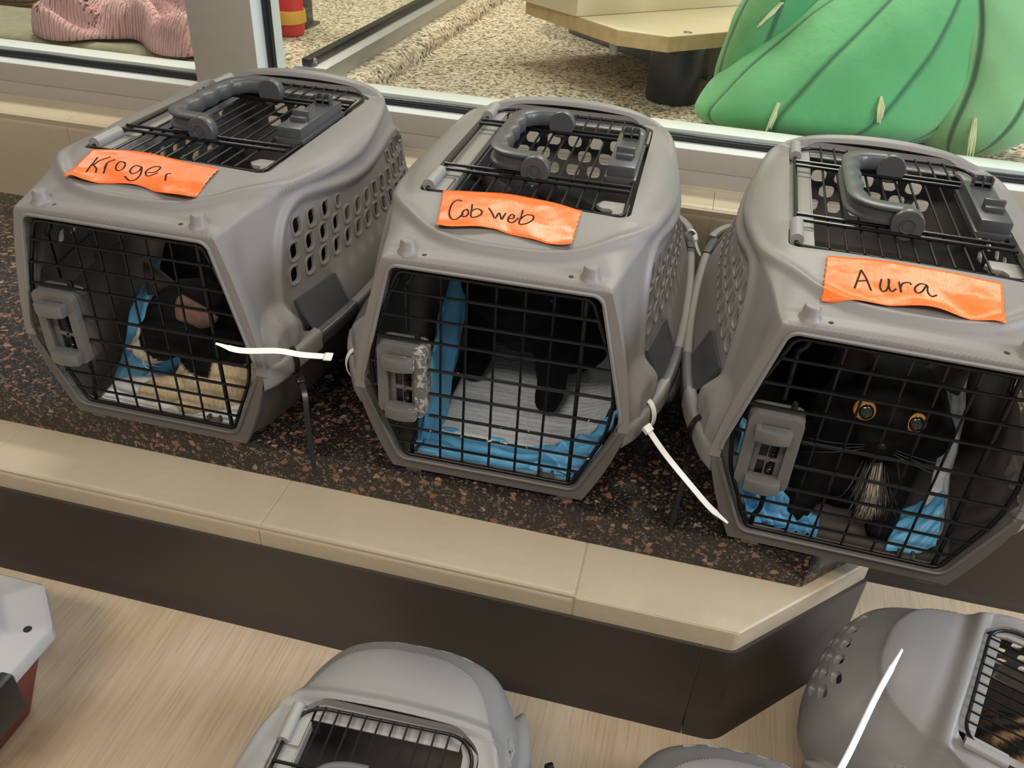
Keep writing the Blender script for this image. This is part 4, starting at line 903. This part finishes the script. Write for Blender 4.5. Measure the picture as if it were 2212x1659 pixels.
pad(2, 'white quilted pad with rumpled blue edges in the middle carrier', [
    ('absorbent_pad', 'quilt', sheet([[(-.085, .075, .013), (-.02, .07, .012), (.06, .075, .013), (.112, .085, .030), (.134, .095, .085)], [(-.085, .16, .014), (0, .16, .013), (.08, .16, .014), (.13, .17, .040), (.150, .18, .10)], [(-.085, .42, .014), (0, .42, .013), (.08, .42, .014), (.12, .42, .03), (.14, .42, .07)]], 50, 50, .004, 1)),
    ('blue_edge', 'blue', sheet([[(-.095, .018, .017), (-.03, .014, .014), (.04, .014, .016), (.10, .018, .022)], [(-.09, .045, .022), (-.03, .045, .013), (.04, .045, .018), (.11, .05, .030)], [(-.09, .085, .015), (-.03, .088, .0145), (.04, .080, .0145), (.115, .09, .03)]], 90, 30, .012, 2, 2.3)),
    ('blue_edge', 'blue', sheet([[(.045, .020, .016), (.08, .018, .030), (.105, .022, .030), (.125, .04, .062)], [(.05, .045, .036), (.08, .045, .055), (.11, .05, .062), (.135, .06, .09)], [(.06, .085, .020), (.085, .085, .040), (.118, .088, .065), (.140, .095, .105)]], 70, 40, .026, 3, 1.7)),
    ('blue_edge', 'blue', sheet([[(-.10, .03, .018), (-.115, .10, .05), (-.125, .2, .06), (-.12, .34, .05)], [(-.088, .04, .02), (-.100, .12, .11), (-.105, .2, .15), (-.10, .34, .12)], [(-.075, .06, .014), (-.080, .15, .014), (-.07, .25, .235), (-.03, .36, .25)]], 50, 50, .014, 4, 2))])
pad(1, 'blue and white pad folded up beside the black and white cat', [
    ('absorbent_pad', 'blue', sheet([[(-.105, .05, .016), (-.11, .10, .05), (-.12, .17, .10), (-.10, .30, .16)], [(-.08, .06, .014), (-.085, .12, .075), (-.08, .18, .14), (-.05, .32, .19)], [(-.04, .09, .013), (-.04, .16, .013), (-.02, .22, .15), (.06, .36, .22)]], 50, 50, .012, 5, 2)),
    ('white_edge', 'quilt', sheet([[(-.095, .020, .018), (-.03, .016, .013), (.04, .014, .014), (.10, .018, .02)], [(-.09, .04, .028), (-.03, .04, .014), (.04, .04, .014), (.11, .04, .03)], [(-.085, .09, .014), (-.03, .09, .013), (.04, .09, .013), (.118, .09, .03)]], 70, 24, .010, 6, 2.5)),
    ('blue_edge', 'blue', sheet([[(.06, .30, .21), (.10, .24, .235), (.122, .20, .235)], [(.06, .34, .26), (.09, .27, .272), (.115, .24, .250)]], 24, 16, .005, 16, 1.5))])
pad(3, 'white and blue pad curled up beside the golden eyed black cat', [
    ('absorbent_pad', 'quilt', sheet([[(.085, .045, .013), (.098, .10, .05), (.100, .16, .12), (.090, .24, .19)], [(.108, .055, .013), (.116, .11, .06), (.118, .17, .14), (.105, .25, .215)], [(.122, .08, .018), (.128, .14, .05), (.128, .20, .12), (.12, .28, .18)]], 40, 40, .004, 7)),
    ('blue_edge', 'blue', sheet([[(.055, .030, .014), (.085, .030, .018), (.104, .036, .03)], [(.06, .06, .022), (.09, .065, .040), (.108, .07, .055)], [(.06, .10, .014), (.09, .10, .035), (.112, .11, .06)]], 40, 30, .010, 8, 1.8)),
    ('blue_edge', 'blue', sheet([[(-.098, .020, .020), (-.07, .020, .020), (-.04, .022, .013), (-.02, .025, .013)], [(-.120, .05, .060), (-.09, .05, .050), (-.055, .05, .022), (-.02, .05, .013)], [(-.138, .10, .125), (-.118, .10, .09), (-.075, .10, .02), (-.03, .10, .013)]], 70, 40, .026, 9, 3))])
# ------------------------------------------------------------------ cats
def cat(ci, label, prims, caps, colf, seed=0, vox=.0042, scale=1):
    mb = MB()
    for c, r_, rot in prims: mb.ell(c, r_, None if rot is None else Matrix.Rotation(rot[0], 4, rot[1]), 24, 16)
    for A, B, ra, rb in caps:
        for q in np.linspace(0, 1, 9): p = Vector(A).lerp(Vector(B), float(q)); r = ra+(rb-ra)*q; mb.ell(p, (r, r, r), None, 16, 10)
    me = bpy.data.meshes.new('cat'); me.from_pydata(mb.v, [], mb.f); o = bpy.data.objects.new('cat_tmp', me); COL.objects.link(o)
    m = o.modifiers.new('r', 'REMESH'); m.mode = 'VOXEL'; m.voxel_size = vox; s = o.modifiers.new('s', 'SMOOTH'); s.factor = .6; s.iterations = 7
    me2 = baked(o); bpy.data.objects.remove(o); rnd = np.random.RandomState(seed)
    C = np.array([q.co[:] for q in me2.vertices]); nrm = np.array([q.normal[:] for q in me2.vertices])
    K = rnd.uniform(-1, 1, (10, 3))*260; f = sum(np.sin(C@k+i) for i, k in enumerate(K))/10; C2 = C+nrm*(f*.0022)[:, None]
    me2.vertices.foreach_set('co', C2.ravel().astype(np.float32))
    a = me2.color_attributes.new('col', 'FLOAT_COLOR', 'POINT'); col = np.array([colf(*p) for p in C]); a.data.foreach_set('color', np.c_[col, np.ones(len(col))].ravel().astype(np.float32))
    me2.polygons.foreach_set('use_smooth', [True]*len(me2.polygons)); me2.update(); me2.materials.clear()
    o = obj('cat', me2, 'fur'); x, y, z, t = DAT[ci-1][:4]; o.location = (x, y, z); o.rotation_euler = (0, 0, t); o.scale = (scale,)*3; tag(o, label, 'cat'); return o
def ear(root, base, tip, back, w_, inner, name='ear'):
    b, t = Vector(base), Vector(tip); ax = t-b; sd = ax.cross(Vector(back)).normalized(); bk = sd.cross(ax).normalized(); v = []; n = 14
    for q in np.linspace(0, 1, 8):
        r = w_*(1-q)**.75+.0012
        for k in range(n):
            a = PI*k/(n-1); v.append(b+ax*q+sd*math.cos(a)*r+bk*math.sin(a)*r*.75)
    mb = MB().add(v, [(j*n+i, j*n+i+1, (j+1)*n+i+1, (j+1)*n+i) for j in range(7) for i in range(n-1)])
    o = obj(name, mb, inner, root); m = o.modifiers.new('s', 'SOLIDIFY'); m.thickness = .0018; return o
def strands(root, name, pts, mat, r=.0005):
    mb = MB()
    for A, B, C in pts: mb.tube(cr([A, B, C], 7), [r, r, r, r*.9, r*.75, r*.5, r*.15], 4)
    return obj(name, mb, mat, root)
MAT['whisker_dark'] = plain('grey_whisker', (110, 106, 100), .6)
BLK = (.0065, .006, .0065); WHT = lin((216, 204, 184))[:3]; CRM = lin((214, 194, 158))[:3]; PNK = lin((196, 150, 142))[:3]
MAT['ear_dark'] = plain('dark_ear_skin', (44, 34, 32), .8, noise=.3, nscale=200); MAT['ear_pink'] = plain('pink_ear_skin', (112, 84, 78), .8, noise=.15, nscale=120)
def eye(root, c, r, look, mats=('iris', 'pupil')):
    c = Vector(c); d = Vector(look).normalized(); e = MB().ell(c, (r, r, r), None, 24, 16); eo = obj('eye', e, mats[0], root)
    q = d.to_track_quat('Z', 'Y').to_matrix().to_4x4(); m = MB().ell((0, 0, 0), (r*.66, r*.72, r*.34), None, 24, 14); m.v = [tuple(q @ Vector(p)+c+d*r*.74) for p in m.v]
    obj('pupil', m, mats[1], eo); return eo
# golden eyed black cat looking out
k3 = cat(3, 'black cat with round golden eyes and pale chest tuft staring out', [((.022, .112, .152), (.064, .056, .058), None), ((.016, .066, .134), (.027, .022, .020), None), ((.017, .074, .118), (.020, .020, .016), None),
    ((.022, .062, .160), (.014, .018, .024), None), ((.070, .105, .130), (.030, .034, .034), None), ((-.024, .105, .133), (.030, .034, .034), None),
    ((.020, .150, .085), (.066, .060, .080), None), ((.008, .115, .055), (.062, .045, .052), None), ((.02, .25, .125), (.088, .13, .105), None), ((.0, .34, .11), (.12, .13, .10), None)],
    [((-.028, .105, .095), (-.040, .075, .022), .028, .020), ((.052, .105, .09), (.050, .070, .022), .028, .020), ((-.040, .075, .022), (-.044, .052, .021), .018, .013), ((.050, .070, .022), (.046, .048, .021), .018, .013), ((.10, .30, .02), (.06, .20, .018), .012, .009)],
    lambda x, y, z: (.05, .045, .042) if (abs(x-.026)+abs(z-.056)*.6 < .016 and y < .12) else BLK, 3)
eye(k3, (-.0085, .0655, .1690), .0118, (.05, -1, .35)); eye(k3, (.0430, .0655, .1660), .0118, (.05, -1, .35))
ear(k3, (-.022, .118, .192), (-.036, .122, .238), (0, -1, 0), .024, 'ear_dark'); ear(k3, (.068, .118, .190), (.090, .124, .236), (0, -1, 0), .024, 'ear_dark')
obj('nose', MB().ell((.0155, .0465, .1400), (.0065, .004, .0048)), 'nose_dark', k3)
rnd = random.Random(5)
def tuft_(n_, sx, sz, m_, r_): strands(k3, 'chest_tuft', [((.026+a*.5, .074, .084+b), (.027+a*.8, .060-c, .064+b*.6), (.029+a+rnd.uniform(-.005, .005), .057-c*1.3, .036+b+abs(a)*.6)) for a, b, c in ((rnd.gauss(0, sx), rnd.gauss(0, sz), rnd.uniform(0, .006)) for _ in range(n_))], m_, r_)
MAT['tuft_dark'] = plain('grey_chest_fur', (84, 76, 70), .85)
tuft_(150, .006, .009, 'tuft', .00035); tuft_(170, .013, .011, 'tuft_dark', .00035)
strands(k3, 'whiskers', [((.016+s*.014, .05, .130+.003*i), (.016+s*.045, .036, .128+.006*i), (.016+s*.080, .040, .116+.010*i)) for s in (-1, 1) for i in range(3)], 'whisker_dark', .0002)
# black cat standing with its head out of view
k2 = cat(2, 'black cat standing with two forelegs on the white quilted pad', [((.0, .30, .150), (.098, .15, .105), None), ((-.01, .21, .185), (.082, .08, .070), None), ((-.03, .30, .215), (.055, .055, .048), None), ((.0, .38, .12), (.12, .11, .10), None), ((.060, .26, .09), (.055, .06, .07), None)],
    [((-.060, .215, .17), (-.066, .218, .040), .030, .019), ((-.066, .218, .040), (-.068, .196, .032), .019, .017), ((.042, .185, .17), (.047, .172, .045), .036, .021), ((.047, .172, .045), (.046, .150, .034), .020, .018), ((.07, .22, .16), (.085, .21, .09), .04, .03)],
    lambda x, y, z: BLK, 4)
ear(k2, (-.065, .30, .245), (-.085, .295, .278), (0, -1, .3), .022, 'ear_dark'); ear(k2, (-.005, .31, .250), (.008, .305, .280), (0, -1, .3), .022, 'ear_dark')
strands(k2, 'whiskers', [((.010, .15, .171), (.026, .148, .182), (.045, .148, .187))], 'whisker_dark', .0024)
# tuxedo cat
def tux(x, y, z):
    if (x+.064)**2+(y-.055)**2+(z-.083)**2 < .0255**2: return PNK if x < -.078 and z < .085 else WHT
    if abs(x+.068) < .010 and .09 < z < .125 and y < .075: return WHT
    if z < .088 and y < .16 and (z < .070 or x > .03): return CRM
    return BLK
k1 = cat(1, 'black and white cat with pink nose turned left in the leftmost carrier', [((-.012, .085, .128), (.056, .052, .050), (-.3, 'Y')), ((-.058, .058, .090), (.026, .022, .022), None), ((-.040, .062, .108), (.034, .030, .030), None), ((.02, .09, .105), (.04, .04, .04), None),
    ((.025, .11, .055), (.072, .075, .048), None), ((.058, .10, .060), (.034, .06, .045), None), ((-.028, .29, .115), (.120, .17, .10), None), ((.02, .17, .105), (.08, .07, .08), None)],
    [((.0, .08, .035), (-.065, .046, .026), .024, .017), ((.055, .07, .035), (-.008, .040, .026), .026, .017)], tux, 6)
K1 = k1
ear(k1, (.004, .062, .150), (.050, .052, .158), (-.1, -1, -.1), .027, 'ear_pink'); ear(k1, (-.045, .085, .165), (-.062, .085, .200), (.2, -1, 0), .020, 'ear_dark')
obj('nose', MB().ell((-.0835, .050, .0905), (.005, .005, .004)), 'nose', k1); eye(k1, (-.043, .0395, .108), .0062, (-.5, -1, .1))
strands(k1, 'whiskers', [((-.06, .038, .090), (-.045, .022, .086+.005*i), (-.020, .020, .080+.012*i)) for i in range(3)], 'whisker', .00035)
for o_ in [k1]: o_.location = Vector(o_.location)+Vector((.026, 0, -.004))
# tabby seen through the roof grille of the corner carrier
def tabby(x, y, z):
    s = math.sin(y*150+8*math.sin(x*40)+5*math.sin(z*60+y*23))+.6*math.sin(x*170+y*90); a = np.array(lin((66, 52, 40))[:3]); b = np.array(lin((150, 116, 80))[:3]); c = np.array(lin((28, 24, 22))[:3])
    return tuple(b if s > .75 else a if s > -.3 else c)
k5 = cat(5, 'brown tabby cat showing through the top grille of the corner carrier', [((-.02, .36, .15), (.095, .16, .13), None), ((0, .22, .12), (.10, .14, .10), None)], [((0, .2, .1), (0, .12, .12), .06, .05)], tabby, 8, .005, .745)
# ------------------------------------------------------------------ other make of carrier at the left edge
t = empty('pet_carrier', 'off white pet carrier with dark red base at the left edge', 'pet carrier', (-.690, -.47, ZF), 0)
def oct_(hx, hy, c, r=.012): return rpoly([(-hx+c, -hy), (hx-c, -hy), (hx, -hy+c), (hx, hy-c), (hx-c, hy), (-hx+c, hy), (-hx, hy-c), (-hx, -hy+c)], r, 4)
def loft(levels, n=None):
    rings = [[(x, y, z) for x, y in P] for P, z in levels]; n = len(rings[0]); m = len(rings)
    return MB().add([p for q in rings for p in q], [(i*n+k, i*n+(k+1) % n, (i+1)*n+(k+1) % n, (i+1)*n+k) for i in range(m-1) for k in range(n)]+[tuple(range(n))[::-1], tuple((m-1)*n+k for k in range(n))])
hx, hy = .172, .268
obj('base_tray', loft([(oct_(hx-.045, hy-.045, .045), .0005), (oct_(hx-.040, hy-.04, .045), .006), (oct_(hx-.012, hy-.012, .05), .108), (oct_(hx-.010, hy-.010, .05), .113)]), 'red', t)
obj('roof_shell', loft([(oct_(hx-.004, hy-.004, .05), .112), (oct_(hx, hy, .05), .115), (oct_(hx, hy, .05), .131), (oct_(hx-.004, hy-.004, .05), .135), (oct_(hx-.030, hy-.030, .045), .138), (oct_(hx-.036, hy-.036, .04), .145), (oct_(hx-.050, hy-.055, .045), .20), (oct_(hx-.068, hy-.085, .04), .232), (oct_(hx-.10, hy-.13, .03), .245)]), 'white_shell', t)
for x, y in ((.152, .205), (-.152, .205), (.152, -.205), (-.152, -.205)): obj('bolt_hole', MB().lathe([(.0045, -.002), (.0045, .0006), (.0001, .0007)], (x, y, .1365), 'Z', 14), 'black', t)
for sg in (1, -1): obj('side_latch', MB().box(sg*(hx+.002)-.008, sg*(hx+.002)+.008, .09, .15, .085, .142, .004), 'black', t)
obj('handle', MB().tube(cr([(0, -.09, .246), (0, -.075, .275), (0, 0, .285), (0, .075, .275), (0, .09, .246)], 24), .009, 8), 'black', t)

def mk_scuff():
    t_ = NT('scuffed_latch'); co = t_.co(); n = t_.n('ShaderNodeTexNoise'); n.inputs['Scale'].default_value = 130; n.inputs['Detail'].default_value = 9; n.inputs['Roughness'].default_value = .7; t_.l(co, n.inputs['Vector'])
    sp = t_.n('ShaderNodeSeparateXYZ'); t_.l(co, sp.inputs[0]); g = t_.n('ShaderNodeMapRange'); g.inputs[1].default_value = -.098; g.inputs[2].default_value = -.078; g.inputs[3].default_value = 0; g.inputs[4].default_value = .16
    t_.l(sp.outputs[0], g.inputs[0]); m = t_.math('GREATER_THAN', t_.math('ADD', n.outputs[0], g.outputs[0]), .675)
    t_.l(t_.mix(m, lin((98, 96, 93)), lin((176, 170, 162))), t_.b.inputs['Base Color']); t_.b.inputs['Roughness'].default_value = .4; return t_.m
def mk_flaked():
    t_ = NT('flaked_wire'); co = t_.co((1, 1, 1)); n = t_.n('ShaderNodeTexNoise'); n.inputs['Scale'].default_value = 120; n.inputs['Detail'].default_value = 5; t_.l(co, n.inputs['Vector'])
    m = t_.math('GREATER_THAN', n.outputs[0], .66); t_.l(t_.mix(m, lin((15, 15, 16)), lin((170, 166, 160))), t_.b.inputs['Base Color']); t_.b.inputs['Roughness'].default_value = .35; return t_.m
SC, FL = mk_scuff(), mk_flaked()
def remat(o, m): o.data = o.data.copy(); o.data.materials.clear(); o.data.materials.append(m)
for o in CARR[1].children:
    if o.name.startswith('latch') and not o.name.startswith('latch_box'):
        remat(o, SC)
        for q in o.children:
            if q.name.startswith('thumb_tab'): remat(q, SC)
    if o.name.startswith('front_door'):
        for q in o.children:
            v = q.data.vertices[0].co
            if q.name.startswith('wire_bar') and .06 < v.z < .16 and abs(q.data.vertices[-1].co.z-v.z) < .02: remat(q, FL)
